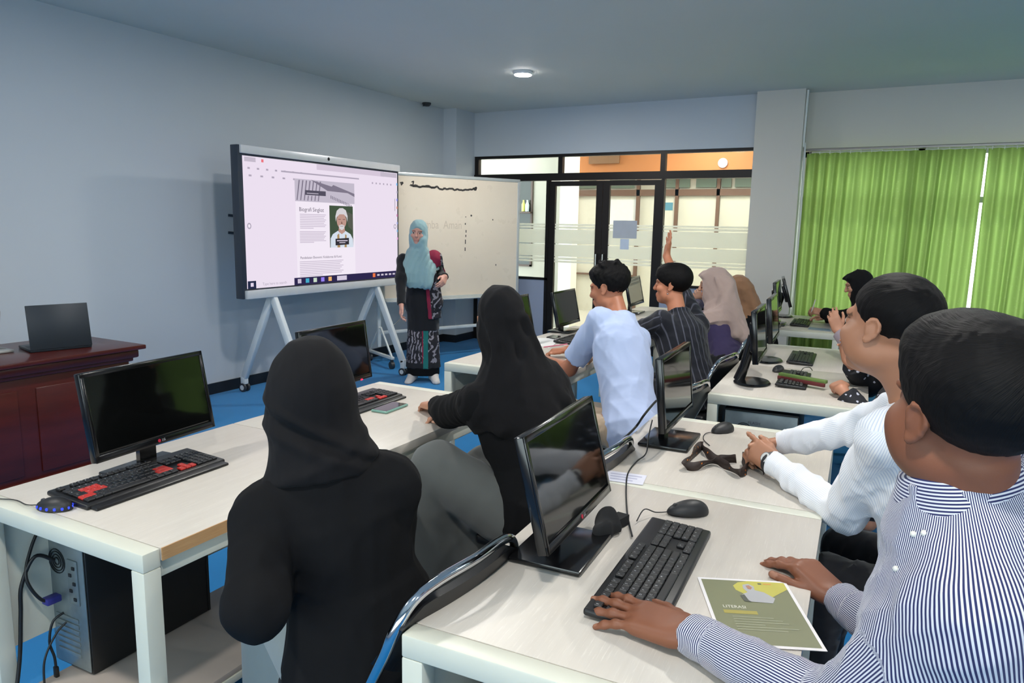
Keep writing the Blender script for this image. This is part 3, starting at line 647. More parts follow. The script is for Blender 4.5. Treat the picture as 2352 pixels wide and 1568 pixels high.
# ================================================================ mobile whiteboard
d0 = np.array([.904, -.427]); org = np.array([6.3, 5.15])
def on_board(px):
    r = ray(px, 600); k = r[1]/r[0]; t_ = (org[1]-k*org[0])/(k*d0[0]-d0[1]); return org+d0*t_
pl, pr = on_board(862), on_board(1190); WL = float(np.linalg.norm(pr-pl)); ang = math.atan2(d0[1], d0[0])
zt = 1.57+(2.229-1.57)*pr[1]/5; zb = 1.57-(1.57-.575)*pr[1]/5
o = thing('whiteboard', 'wheeled whiteboard with aluminium frame and faint marker scribbles, behind the standing woman', 'whiteboard', (pl[0], pl[1], 0), ang)
t = NT('whiteboard_face'); co = t.coords(); n = t.noise(1.6, co, 4); n2 = t.noise(7, co, 4)
c = t.mix(n, lin((226, 210, 190)), lin((238, 226, 208))); c = t.mix(t.math('MULTIPLY', n2, .3), c, lin((214, 200, 180))); t.bsdf(c, t.math('ADD', t.math('MULTIPLY', n2, .25), .18), 0, .45); M_WB = t.m
M_ALU = mat('brushed_alu', (204, 208, 208), .35, .35); b = MB()
b.box((WL/2, 0, (zt+zb)/2), (WL-.02, .018, zt-zb-.02)); b.obj('board', M_WB, o, smooth=0)
b = MB()
for zz in (zt-.018, zb+.018): b.box((WL/2, 0, zz), (WL, .036, .036), .006)
for xx in (.018, WL-.018): b.box((xx, 0, (zt+zb)/2), (.036, .036, zt-zb-.04), .006)
b.obj('frame', M_ALU, o)
b = MB(); b.box((WL/2, -.05, zb+.0), (WL*.9, .07, .012), .004); b.obj('pen_tray', M_ALU, o)
ink = MB(); r = random.Random(4)
def stroke(pts, w, yy=-.0105):
    for (x0, z0), (x1, z1) in zip(pts, pts[1:]):
        dx, dz = x1-x0, z1-z0; L = math.hypot(dx, dz)+1e-6; nx, nz = -dz/L*w/2, dx/L*w/2
        ink.quad((x0+nx, yy, z0+nz), (x0-nx, yy, z0-nz), (x1-nx, yy, z1-nz), (x1+nx, yy, z1+nz))
X_ = lambda px: float(np.dot(on_board(px)-pl, d0)); 
def Zb(px, py): p = on_board(px); rr = ray(px, py); return HC+rr[2]*p[0]/rr[0]
def bp(px, py): return (X_(px), Zb(px, py))
pts = [bp(942, 424)]
for k in range(46):
    px = 943+k*3.05; py = 427+k*.14+r.uniform(-2.5, 2.5)+(3 if k > 20 else 0); pts.append(bp(px, py))
stroke(pts, .022); stroke([bp(945, 418), bp(950, 416), bp(947, 428), bp(1000, 430)], .014); stroke([bp(1080, 436), bp(1092, 430), bp(1090, 437), bp(1083, 432)], .02); stroke([bp(919, 420), bp(926, 419), bp(921, 425)], .018)
for px, py, py2 in ((1068, 497, 499), (1067, 512, 516), (1069, 528, 534), (1068.5, 539, 544), (1067.5, 550, 560), (1067, 568, 576), (1138, 606, 610)): stroke([bp(px, py), bp(px, py2)], .012)
stroke([bp(1079, 494), bp(1082, 496)], .02); stroke([bp(1129, 503), bp(1130, 506)], .014)
ink.obj('marker_scribble', mat('marker_ink', (52, 48, 46), .6), o, smooth=0)
ink = MB(); vs, fs = glyphs('Lomba  Aman', .135); ink.add(vs, fs, Matrix.Translation((X_(955), -.0102, Zb(955, 524))) @ Matrix.Rotation(PI/2, 4, 'X') @ Matrix.Diagonal((.8, 1, 1, 1)))
ink.obj('faint_writing', mat('faint_ink', (208, 194, 175), .6), o, smooth=0)
M_WBLEG = mat('white_leg_paint', (206, 210, 210), .4)
for xx in (.05, WL-.05):
    b = MB(); b.box((xx, .03, (zt*.5+.1)), (.04, .03, zt-.2), .005); b.obj('post', M_WBLEG, o)
    b = MB(); b.box((xx, 0, .12), (.04, .62, .03), .005)
    for s_ in (-1, 1):
        T = frame_M((xx, s_*.02, .42), (0, s_*.26, -.29), (1, 0, 0)); b.box((.19, 0, 0), (.40, .02, .02), .003, T)
    b.obj('foot_bar', M_WBLEG, o)
    for s_ in (-1, 1):
        b = MB(); b.cyl((xx-.02, s_*.28, .04), (xx+.02, s_*.28, .04), .04, 18); b.box((xx, s_*.28, .085), (.03, .03, .06), .004); b.obj('castor', mat('castor_rubber', (46, 50, 56), .5), o)
b = MB(); b.box((WL/2, .03, .36), (WL-.1, .03, .035), .004); b.obj('crossbar', M_WBLEG, o)
b = MB(); b.tube(smooth_path([dl(6.1, 4.98, .95), dl(6.22, 4.98, .62), dl(6.35, 4.97, .45), dl(6.62, 4.98, .62), dl(6.7, 5.2, .72)], 6), .006, 6)
b.obj('power_cord', mat('grey_cord', (110, 116, 122), .5), DISP)
# ================================================================ front desk, laptops
M_MAHO = (lambda t: (t.bsdf(t.mix(t.noise(2.5, t.coords((1, 1, 6)), 5, .7), lin((44, 14, 12)), lin((92, 30, 24))), .28, 0, .5), t.m)[1])(NT('dark_red_mahogany'))
o = thing('teacher_desk', 'dark red wooden desk in front of the blue wall with laptops on it', 'desk', (0, 0, 0))
xa, xb, ya, yb, zt = .9, 2.90, 4.24, 4.97, .78
b = MB(); b.box(((xa+xb)/2, (ya+yb)/2, zt-.014), (xb-xa, yb-ya, .028), .006); b.obj('desktop', M_MAHO, o)
b = MB(); b.box(((xa+xb)/2, (ya+yb)/2, zt-.055), (xb-xa-.06, yb-ya-.06, .054), .012); b.box(((xa+xb)/2, (ya+yb)/2, zt-.09), (xb-xa-.11, yb-ya-.11, .03), .008); b.obj('moulding', M_MAHO, o)
b = MB(); b.box(((xa+xb)/2, (ya+yb)/2, .35), (xb-xa-.15, yb-ya-.15, .69), .004)
for k in range(3): b.box((xa+.4+k*.6, ya+.072, .36), (.5, .012, .5), .006)
b.obj('body', M_MAHO, o)
b = MB(); b.box(((xa+xb)/2, (ya+yb)/2, .04), (xb-xa-.11, yb-ya-.11, .08), .006); b.obj('plinth', M_MAHO, o)
M_LAPD = mat('dark_laptop_shell', (34, 42, 50), .4, .3)
def laptop(h0, h1, away, open_deg, hgt, dep, label, m, mkb, z):
    h0, h1 = Vector((h0[0], h0[1], z)), Vector((h1[0], h1[1], z)); u = (h1-h0); W_ = u.length; u.normalize()
    aw = Vector((0, 0, 1)).cross(u); aw = aw if aw.dot(Vector(away)) > 0 else -aw
    o = thing('laptop', label, 'laptop', h0, math.atan2(u.y, u.x)); s_ = 1 if aw.dot(Vector((-u.y, u.x, 0))) > 0 else -1
    b = MB(); b.box((W_/2, s_*dep/2, .009), (W_, dep, .016), .004); b.obj('base', m, o)
    b = MB(); b.box((W_/2, s_*dep*.42, .0175), (W_-.03, dep*.5, .001)); b.obj('keyboard_deck', mkb, o, smooth=0)
    T = Matrix.Translation((W_/2, 0, .014)) @ Matrix.Rotation(-s_*math.radians(open_deg-90), 4, 'X') 
    b = MB(); b.box((0, -s_*.003, hgt/2), (W_, .007, hgt), .003, T); b.obj('lid', m, o)
    b = MB(); b.box((0, s_*.0012, hgt/2+.004), (W_-.016, .0015, hgt-.022), 0, T); b.obj('screen', M_SCREEN, o, smooth=0)
    return o
h0 = at_z(70, 809, .785); h1 = at_z(212, 795, .785)
laptop(h0, h1, (-.6, 1, 0), 100, .265, .25, 'dark open laptop on the red wooden desk, lid turned to the class', M_LAPD, mat('dark_keys_deck', (22, 24, 28), .5), .78)
c1 = at_z(48, 812, .785); c0 = c1+np.array([-.21, -.02, 0]); 
o = laptop(at_z(-70, 812, .785)+np.array([0, .05, 0]), at_z(8, 802, .785)+np.array([0, .05, 0]), (0, -1, 0), 105, .23, .17, 'silver open laptop at the far end of the red wooden desk', mat('silver_laptop', (168, 170, 168), .4, .4), mat('silver_deck', (120, 122, 120), .5), .78)
# ================================================================ computer towers
M_TOWER = mat('tower_black', (20, 22, 24), .45); M_ZINC = (lambda t: (t.bsdf(t.mix(t.noise(14, t.coords(), 4), lin((120, 132, 136)), lin((168, 178, 180))), .38, .7), t.m)[1])(NT('zinc_sheet'))
def tower(loc, rz, label, L=.40, W=.18, H=.42, back='-x'):
    o = thing('computer_tower', label, 'computer', loc, rz, 'computer towers under the desks')
    b = MB(); b.box((L/2, W/2, H/2), (L-.004, W, H), .006); b.obj('case', M_TOWER, o)
    b = MB(); b.box((-.001, W/2, H/2), (.004, W-.012, H-.02), .001); b.obj('back_plate', M_ZINC, o)
    b = MB(); b.box((-.005, W*.3, H*.68), (.006, .05, .15), .002); q = b.obj('port_panel', M_ZINC, o)
    b = MB()
    for k in range(5): b.box((-.009, W*.3+(k % 2-.5)*.018, H*.56+k*.026), (.004, .013, .011), .001)
    b.obj('port', mat('port_dark', (30, 32, 36), .5), q)
    b = MB()
    for k in range(7): b.box((-.004, W*.55, H*.12+k*.02), (.004, W*.6, .013), .001)
    b.obj('slot_cover', M_ZINC, o)
    b = MB()
    for rr in (.012, .022, .032, .040):
        b.tube([(-.004, W*.72+rr*math.cos(a*PI/10), H*.80+rr*math.sin(a*PI/10)) for a in range(20)], .0022, 5, closed=True)
    b.obj('fan_grille', mat('grille_dark', (50, 54, 56), .4, .6), o)
    b = MB(); b.box((L+.004, W/2, H/2), (.012, W, H), .004); b.obj('front_panel', M_TOWER, o)
    return o
def loc_in(base, rz, x, y, z): return (base[0]+math.cos(rz)*x-math.sin(rz)*y, base[1]+math.sin(rz)*x+math.cos(rz)*y, z)
pt = at_z(215, 1552, .131)
tower((pt[0], pt[1], .131), R1+.02, 'black computer tower under the desk with bare board edge, metal back and cables showing', L=.45, W=.19, H=.45)
def stick(base, rz, x, y, z, w, h, txt, small=True, name='asset_label', parent=None):
    pass
tp = tower(loc_in(P0, R2, .075, .17, .131), R2, 'black computer tower with a white asset sticker under the flyer desk', L=.42, W=.42, H=.555)
b = MB(); b.box((-.0055, .285, .44), (.002, .17, .075)); lab = b.obj('asset_sticker', mat('sticker_white', (206, 210, 222), .5), tp, smooth=0); lab['label'] = 'white asset sticker with navy lettering'
def on_face(M0, txt, sz, m, par, nm):
    vs, fs = glyphs(txt, sz); b = MB(); b.add(vs, fs, M0); return b.obj(nm, m, par, smooth=0)
M_NAVY = mat('navy_ink', (40, 46, 90), .6)
FX = frame_M((-.0068, .34, .458), (0, -1, 0), (0, 0, 1))
on_face(FX, 'UNIVERSITAS MUSLIM', .0125, M_NAVY, lab, 'sticker_lettering')
b = MB(); b.cyl((-.0066, .355, .462), (-.0072, .355, .462), .011, 20); b.obj('sticker_emblem', mat('emblem_olive', (72, 76, 58), .6), lab)
ts = tower(loc_in(S0, R2, .075, .30, .131), R2, 'black computer tower with faint grey lettering under the strap desk', L=.42, W=.36, H=.54)
on_face(frame_M((-.0068, .24, .47), (0, -1, 0), (0, 0, 1)), 'FLASH', .022, mat('grey_print', (96, 98, 104), .6), ts, 'case_lettering')
tower(loc_in(C0, R1, .075, .30, .131), R1, 'black computer tower under the desk of the man in light blue', L=.42, W=.2, H=.5)
# ================================================================ things on the desks
o = thing('flyer', 'white bordered olive green flyer with a yellow shape lying on the desk', 'flyer', (0, 0, .7515))
c = [at_z(x, y, .7515) for x, y in ((1620, 1331), (1793, 1344), (1880, 1484), (1668, 1476))]
c = [Vector((q[0], q[1], 0)) for q in c]; u = ((c[1]-c[0])+(c[2]-c[3])).normalized(); mid = sum(c, Vector())/4; v = Vector((-u.y, u.x, 0)); v = v if v.dot(c[0]-c[3]) > 0 else -v
FW, FH = .205, .285; FM = frame_M(mid, u, v)
b = MB(); b.box((0, 0, .0006), (FW, FH, .0012), 0, FM); b.obj('sheet', mat('flyer_white', (226, 222, 222), .45), o, smooth=0)
def fl(name, pts, m, z=.0014): b = MB(); b.quad(*[FM @ Vector((x*FW, y*FH, z)) for x, y in pts]); return b.obj(name, m, o, smooth=0)
fl('print', [(-.465, -.47), (.465, -.47), (.465, .47), (-.465, .47)], mat('flyer_olive', (118, 120, 88), .45))
fl('yellow_shape', [(.465, .47), (.06, .47), (-.06, .44), (-.13, .38), (-.12, .31), (-.03, .24), (.10, .20), (.22, .2), (.465, .36)], mat('flyer_yellow', (186, 178, 78), .45), .0017)
fl('printed_figure', [(-.02, .40), (.05, .42), (.10, .38), (.09, .32), (.18, .29), (.27, .20), (.22, .12), (.0, .13), (-.08, .15), (-.07, .24), (.0, .28), (-.03, .34)], mat('flyer_figure', (168, 168, 170), .45), .0020)
fl('printed_face', [(.01, .385), (.05, .395), (.075, .36), (.05, .325), (.02, .335)], mat('flyer_face', (168, 120, 96), .45), .0023)
fl('printed_shadow', [(-.10, .22), (-.05, .24), (-.03, .15), (.0, .12), (-.08, .13)], mat('flyer_dark', (74, 78, 68), .45), .0022)
fl('printed_logo', [(.16, .44), (.2, .44), (.2, .42), (.16, .42)], mat('flyer_dark', (74, 78, 68), .45), .0020); fl('printed_logo', [(.22, .44), (.31, .44), (.31, .42), (.22, .42)], mat('flyer_orange', (204, 150, 70), .45), .0020)
vs, fs = glyphs('LITERASI', .0165); b = MB(); b.add(vs, fs, FM @ Matrix.Translation((-.34*FW, .02*FH, .0018)) @ Matrix.Diagonal((.8, 1, 1, 1))); b.obj('printed_title', mat('flyer_print_white', (222, 220, 206), .5), o, smooth=0)
fl('printed_band', [(-.35, -.012), (.0, -.012), (.0, -.062), (-.35, -.062)], mat('flyer_gold', (160, 148, 66), .45), .0017)
b = MB()
for k in range(6):
    yy = -.1-.035*k; w_ = (.42, .5, .55, .3, .62, .5)[k]
    b.quad(*[FM @ Vector((x*FW, y*FH, .0018)) for x, y in ((-.28, yy), (-.28+w_, yy), (-.28+w_, yy-.012), (-.28, yy-.012))])
b.obj('printed_lines', mat('flyer_lines', (146, 148, 122), .5), o, smooth=0)
# green-cased phone beside the second gaming keyboard
o = thing('phone', 'phone in a translucent green case beside the gaming keyboard', 'phone', (2.52, 1.985, .75), R1+math.radians(2))
b = MB(); b.box((0, 0, .006), (.17, .085, .011), .005, seg=3); b.obj('case', mat('green_case', (120, 160, 148), .25), o)
b = MB(); b.box((0, 0, .0117), (.158, .074, .0012)); b.obj('screen', M_SCREEN, o, smooth=0)
# paper label on desk
o = thing('paper_label', 'small printed paper label stuck on the desk beside the nearest monitor', 'label', (0, 0, .7512))
q = [at_z(x, y, .7512) for x, y in ((1396, 1080), (1486, 1092), (1476, 1114), (1394, 1103))]
b = MB(); b.quad(*[(p[0], p[1], 0) for p in q][::-1]); b.quad(*[(p[0], p[1], .0006) for p in q]); b.obj('sheet', mat('paper_label_white', (206, 206, 218), .6), o, smooth=0)
b = MB(); q = [Vector((p[0], p[1], .0009)) for p in q]
for k in range(3):
    f0, f1 = .2+k*.25, .3+k*.25; e = lambda s_, f: q[0].lerp(q[1], s_).lerp(q[3].lerp(q[2], s_), f)
    b.quad(e(.08, f0), e(.9-.1*k, f0), e(.9-.1*k, f1), e(.08, f1))
b.obj('print', mat('label_ink', (166, 168, 190), .6), o, smooth=0)
# patterned lanyard: a twisted ribbon
t = NT('batik_ribbon'); co = t.coords(); v1 = t.n('ShaderNodeTexVoronoi'); v1.inputs['Scale'].default_value = 55; t.l(co, v1.inputs[0]); m1 = t.math('LESS_THAN', v1.outputs[0], .22)
n = t.noise(40, co, 2); m1 = t.math('MULTIPLY', m1, t.math('GREATER_THAN', n, .5)); t.bsdf(t.mix(m1, lin((46, 34, 30)), lin((214, 122, 38))), .6); M_BATIK = t.m
def ribbon(name, path, w, m, label, cat, twist=None):
    P = smooth_path(path, 10); n = len(P); vs = []
    for i, p in enumerate(P):
        T = (P[min(i+1, n-1)]-P[max(i-1, 0)]).normalized(); a = twist[0]+(twist[1]-twist[0])*i/(n-1) if twist else 0
        a += .5*math.sin(i*.35); sd = T.cross(Vector((0, 0, 1))).normalized(); up = sd.cross(T)
        d = sd*math.cos(a)+up*math.sin(a); h = abs(d.z)*w/2
        for s_ in (-1, 1): vs.append(p+Vector((0, 0, h))+d*(s_*w/2))
    b = MB(); b.add(vs, [(2*i, 2*i+1, 2*i+3, 2*i+2) for i in range(n-1)]); o = b.obj(name, m, smooth=180)
    md = o.modifiers.new('thickness', 'SOLIDIFY'); md.thickness = .0016; md.offset = 0
    return tag(o, label, cat)
zz = .753
lp = [at_z(x, y, zz) for x, y in ((1690, 1062), (1650, 1062), (1620, 1045), (1608, 1030), (1585, 1062), (1572, 1078), (1600, 1080), (1640, 1066), (1672, 1080), (1700, 1095), (1716, 1078), (1706, 1056), (1740, 1078), (1758, 1090))]
ribbon('lanyard', [tuple(p) for p in lp], .031, M_BATIK, 'dark brown patterned lanyard lying in loops before the clasped hands', 'lanyard', (1.2, 1.5))
# crumpled black pouch behind the nearest monitor
c = at_z(1385, 1222, .75); b = MB(); rr = random.Random(2)
def fnp(p):
    return Vector((p.x*(1+.25*math.sin(3*p.y+1)), p.y*(1+.2*math.sin(5*p.x)), max(p.z, -.35)*(1+.3*math.sin(4*p.x+2*p.y))))
b.ball((0, 0, .018), (.052, .034, .042), 36, 22, fn=fnp); b.prism([(.02, -.02), (.085, -.034), (.09, .0), (.05, .02)], .002, .03)
o = b.obj('cloth_pouch', mat('black_cloth', (16, 16, 18), .9), smooth=40); o.location = (c[0], c[1]-.01, .75); tag(o, 'crumpled black cloth pouch on the desk behind the nearest monitor', 'pouch')
# strap with metal hook, cards
o = thing('hooked_strap', 'green and dark red flat strap with a wire hook lying over a keyboard', 'strap', (0, 0, 0))
a, c = at_z(1800, 862, .79), at_z(1890, 878, .79); d = Vector(c)-Vector(a); T = frame_M(Vector(a)-d*.12, d, (0, 0, 1)); L = d.length*1.2
b = MB(); b.box((L/2, -.012, .012), (L, .02, .016), .003, T); b.obj('red_edge', mat('dark_red_cloth', (96, 34, 34), .7), o)
b = MB(); b.box((L/2, .004, -.004), (L, .018, .03), .003, T); b.obj('green_band', mat('green_cloth', (104, 130, 66), .7), o)
hk = at_z(1838, 868, .79); b = MB(); b.tube(smooth_path([Vector(hk)+Vector((0, 0, k)) for k in (-.005, .03)]+[Vector(hk)+Vector((.005, -.012, .055)), Vector(hk)+Vector((.02, -.04, .06)), Vector(hk)+Vector((.03, -.055, .042))], 6), .0022, 6)
b.obj('hook', mat('hook_steel', (96, 100, 92), .35, .9), o)
def flat(name, px, z, m, label, cat, th=.004):
    q = [at_z(x, y, z) for x, y in px]; b = MB(); vs = [(p[0], p[1], z) for p in q]+[(p[0], p[1], z+th) for p in q]; n = len(q)
    b.add(vs, [tuple(range(n)), tuple(range(n, 2*n))[::-1]]+[(i, (i+1) % n, n+(i+1) % n, n+i) for i in range(n)])
    return tag(b.obj(name, m, smooth=0), label, cat)
flat('green_card', ((1814, 819), (1829, 810), (1860, 814), (1844, 824)), .7505, mat('green_card', (112, 144, 60), .5), 'small green card on the desk behind the round-footed monitor', 'card')
flat('booklet', ((1856, 756), (1860, 752), (1905, 756), (1908, 761)), .7505, mat('blue_print', (128, 148, 164), .5), 'blue printed sheet on the desk below the writing hand', 'booklet')
flat('paper_sheet', ((1205, 787), (1228, 776), (1290, 778), (1262, 800)), .7507, mat('white_paper', (226, 226, 224), .8), 'white paper on the desk under the arms in light blue', 'paper', .003)
flat('phone', ((1255, 776), (1270, 771), (1288, 774), (1274, 780)), .7515, mat('black_phone', (24, 24, 28), .2), 'black phone lying on the desk beyond the hands of the man in light blue', 'phone', .009)
flat('pouch', ((1333, 826), (1352, 815), (1368, 822), (1352, 838)), .7507, mat('brown_batik_pouch', (150, 116, 92), .7), 'brown patterned pouch on the desk under the arm in light blue', 'pouch', .02)
# cables
M_CAB = mat('black_cable', (18, 19, 21), .45)
def cable(name, pts, r, label, n=8, m=None):
    b = MB(); b.tube(smooth_path(pts, n), r, 8); return tag(b.obj(name, m or M_CAB, smooth=60), label, 'cable')
cable('keyboard_cable', [at_z(1452, 1231, .757), at_z(1441, 1180, .753), at_z(1438, 1122, .753), at_z(1443, 1085, .753), at_z(1462, 1060, .757), at_z(1484, 1040, .77), at_y(1490, 1000, .80), at_y(1498, 965, .83)], .0026, 'thin black cable running over the desk seam beside the nearest monitor')
cable('power_cable', [at_z(1404, 1030, .753), at_z(1440, 1000, .756), at_z(1462, 978, .765), at_y(1480, 952, .88), at_y(1500, 928, .9), at_y(1508, 920, .9)], .005, 'thick black cable over the edge of the lanyard desk')
vx = pt[0]-.02; vy = pt[1]
cable('power_cable', [(vx-.0, vy+.13, .50), (vx-.05, vy+.14, .53), (vx-.09, vy+.15, .45), (vx-.10, vy+.15, .36), (vx-.12, vy+.14, .22), (vx-.16, vy+.12, .08), (vx-.2, vy+.1, .012)], .006, 'thick black cable curving from the metal back of the computer tower')
cable('usb_cable', [(vx-.0, vy+.10, .33), (vx-.03, vy+.11, .31), (vx-.045, vy+.11, .25), (vx-.04, vy+.10, .20), (vx-.038, vy+.10, .165)], .004, 'thin black cable hanging from the tower with a loose plug')
b = MB(); b.box((vx-.038, vy+.10, .145), (.012, .018, .04), .004); b.box((vx-.038, vy+.10, .118), (.006, .013, .016), .001); q = b.obj('usb_plug', M_CAB); tag(q, 'loose black plug dangling beside the computer tower', 'plug')
cable('monitor_cable', [(vx-.0, vy+.12, .38), (vx-.05, vy+.12, .39), (vx-.08, vy+.14, .47), (vx-.05, vy+.16, .55), (vx-.0, vy+.17, .63)], .005, 'black cable rising from the blue plug behind the tower')
b = MB(); b.box((vx-.022, vy+.12, .38), (.045, .034, .022), .004); q = b.obj('video_plug', mat('blue_plug', (52, 52, 130), .4)); tag(q, 'blue video plug in the metal back of the computer tower', 'plug')
cable('network_cable', [(vx-.0, vy+.09, .30), (vx-.03, vy+.10, .27), (vx-.07, vy+.10, .2), (vx-.09, vy+.08, .1), (vx-.14, vy+.04, .012)], .0035, 'thin black cable from the tower down to the carpet')
cable('floor_cable', [(1.62, 1.86, .14), (1.68, 1.80, .25), (1.74, 1.74, .36), (1.78, 1.72, .42)], .005, 'black cable rising beside the tower towards the seated woman')
b = MB(); b.tube(smooth_path([at_z(478, 1462, .006), at_z(470, 1490, .006), at_z(500, 1510, .006), at_z(540, 1520, .006)], 6), .003, 6); tag(b.obj('blue_cable', mat('blue_cable', (40, 80, 160), .5)), 'thin blue cable on the carpet under the first desk', 'cable')
b = MB(); b.tube([at_z(1249, 797, .795), at_z(1303, 790, .80)], .0045, 10); tag(b.obj('pen', mat('pink_pen', (206, 120, 140), .4)), 'pink pen in the hands of the man in light blue', 'pen')
# ================================================================ folding chairs
M_CHROME = mat('chrome_tube', (214, 216, 220), .09, 1, .5, .02); M_VINYL = mat('black_vinyl', (20, 20, 22), .38, 0, .5, .1, 40, .05, 300)
def chair(loc, rz, label):
    """sitter faces local +y; origin on the floor under the seat"""
    o = thing('folding_chair', label, 'chair', loc, rz, 'chrome folding chairs'); w = .235
    for s_ in (-1, 1): pass
    path = [(-w, .23, .012), (-w, -.02, .40), (-w, -.16, .66), (-w+.008, -.195, .745), (-w+.05, -.212, .80), (-w+.12, -.222, .818), (0, -.235, .825), (w-.12, -.222, .818), (w-.05, -.212, .80), (w-.008, -.195, .745), (w, -.16, .66), (w, -.02, .40), (w, .23, .012)]
    b = MB(); b.tube(smooth_path(path, 7), .0125, 14); b.obj('back_frame', M_CHROME, o, smooth=80)
    path = [(-w+.03, -.25, .012), (-w+.03, .0, .36), (-w+.03, .12, .435), (w-.03, .12, .435), (w-.03, .0, .36), (w-.03, -.25, .012)]
    b = MB(); b.tube(path, .0115, 12); b.obj('rear_leg_frame', M_CHROME, o, smooth=50)
    b = MB(); b.tube([(-w, .16, .14), (w, .16, .14)], .009, 10); b.obj('stretcher', M_CHROME, o)
    b = MB(); b.box((0, .03, .455), (.40, .38, .045), .02, seg=4); b.obj('seat', M_VINYL, o, smooth=50)
    vs = []; fs = []; n = 16
    for i in range(n+1):
        u = -1+2*i/n; x = u*(w-.006); bow = -.045*(1-u*u)
        cut = .035*max(0, abs(u)-.72)/.28; lowc = .05*(max(0, abs(u)-.5)/.5)**2
        for (z, yy) in ((.60+lowc, -.140), (.70, -.178), (.79-cut, -.205)):
            vs.append((x, yy+bow*.5+.011, z)); vs.append((x, yy+bow*.5-.013, z))
    m6 = 6
    for i in range(n):
        a = i*m6; c = a+m6
        for k in (0, 2):
            fs += [(a+k, a+k+2, c+k+2, c+k), (a+k+1, c+k+1, c+k+3, a+k+3)]
        fs += [(a, c, c+1, a+1), (a+4, a+5, c+5, c+4)]
    fs += [(0, 1, 3, 2), (2, 3, 5, 4), (n*m6, n*m6+2, n*m6+3, n*m6+1), (n*m6+2, n*m6+4, n*m6+5, n*m6+3)]
    b = MB(); b.add(vs, fs); b.obj('backrest', M_VINYL, o, smooth=60)
    return o
ch = chair((1.335, 1.035, 0), math.radians(-4), 'chrome folding chair with a white sticker, holding the nearest seated woman')
b = MB(); T = frame_M((.035, -.2105, .735), (1, .07, 0), (0, -.3, 1)); b.box((0, 0, 0), (.15, .055, .001), 0, T); st = b.obj('asset_sticker', mat('sticker_white', (206, 210, 222), .5), ch, smooth=0)
vs, fs = glyphs('UNIVERSITAS MUSLIM', .009); b = MB(); b.add(vs, fs, T @ Matrix.Translation((-.045, .012, .001))); b.obj('sticker_lettering', M_NAVY, st, smooth=0)
vs, fs = glyphs('INVENTARIS', .009); b = MB(); b.add(vs, fs, T @ Matrix.Translation((-.045, -.012, .001))); b.obj('sticker_lettering', M_NAVY, st, smooth=0)
b = MB(); b.cyl(T @ Vector((-.058, .01, .0006)), T @ Vector((-.058, .01, .0014)), .01, 18); b.obj('sticker_emblem', mat('emblem_olive', (72, 76, 58), .6), st)
for x, y, a, l in ((2.30, 1.06, -2, 'chrome folding chair under the woman in black resting her forearm on the desk'), (3.50, 1.08, -8, 'chrome folding chair under the man in the light blue shirt'),
                   (4.42, 1.12, -6, 'chrome folding chair under the man in the dark pinstripe shirt'), (5.36, 1.15, -4, 'chrome folding chair under the woman in the beige headscarf'), (6.35, 1.15, -4, 'chrome folding chair under the woman in the brown headscarf'),
                   (1.28, -.40, 3, 'chrome folding chair under the man in the navy striped shirt'), (2.55, -.33, 3, 'chrome folding chair under the man in the white shirt'),
                   (4.15, -.40, 3, 'chrome folding chair under the person in black floral cloth'), (5.2, -.36, 3, 'chrome folding chair under the person with the mauve cuff'), (6.95, -.05, 3, 'chrome folding chair under the woman writing by the curtain')):
    chair((x, y, 0), math.radians(a), l)

o = thing('wall_bars', 'two thin dark bracket arms on the blue wall beside the display edge', 'bracket', (0, 0, 0))  # two thin dark bars sloping out from the wall
b = MB(); p = at_y(524, 494, 5.48); b.tube([tuple(p), (p[0]+.22, 5.36, p[2]-.02)], .012, 8); b.obj('arm', M_BEZ, o); b = MB(); p = at_y(524, 534, 5.48); b.tube([tuple(p), (p[0]+.22, 5.36, p[2]-.02)], .012, 8); b.obj('arm', M_BEZ, o)
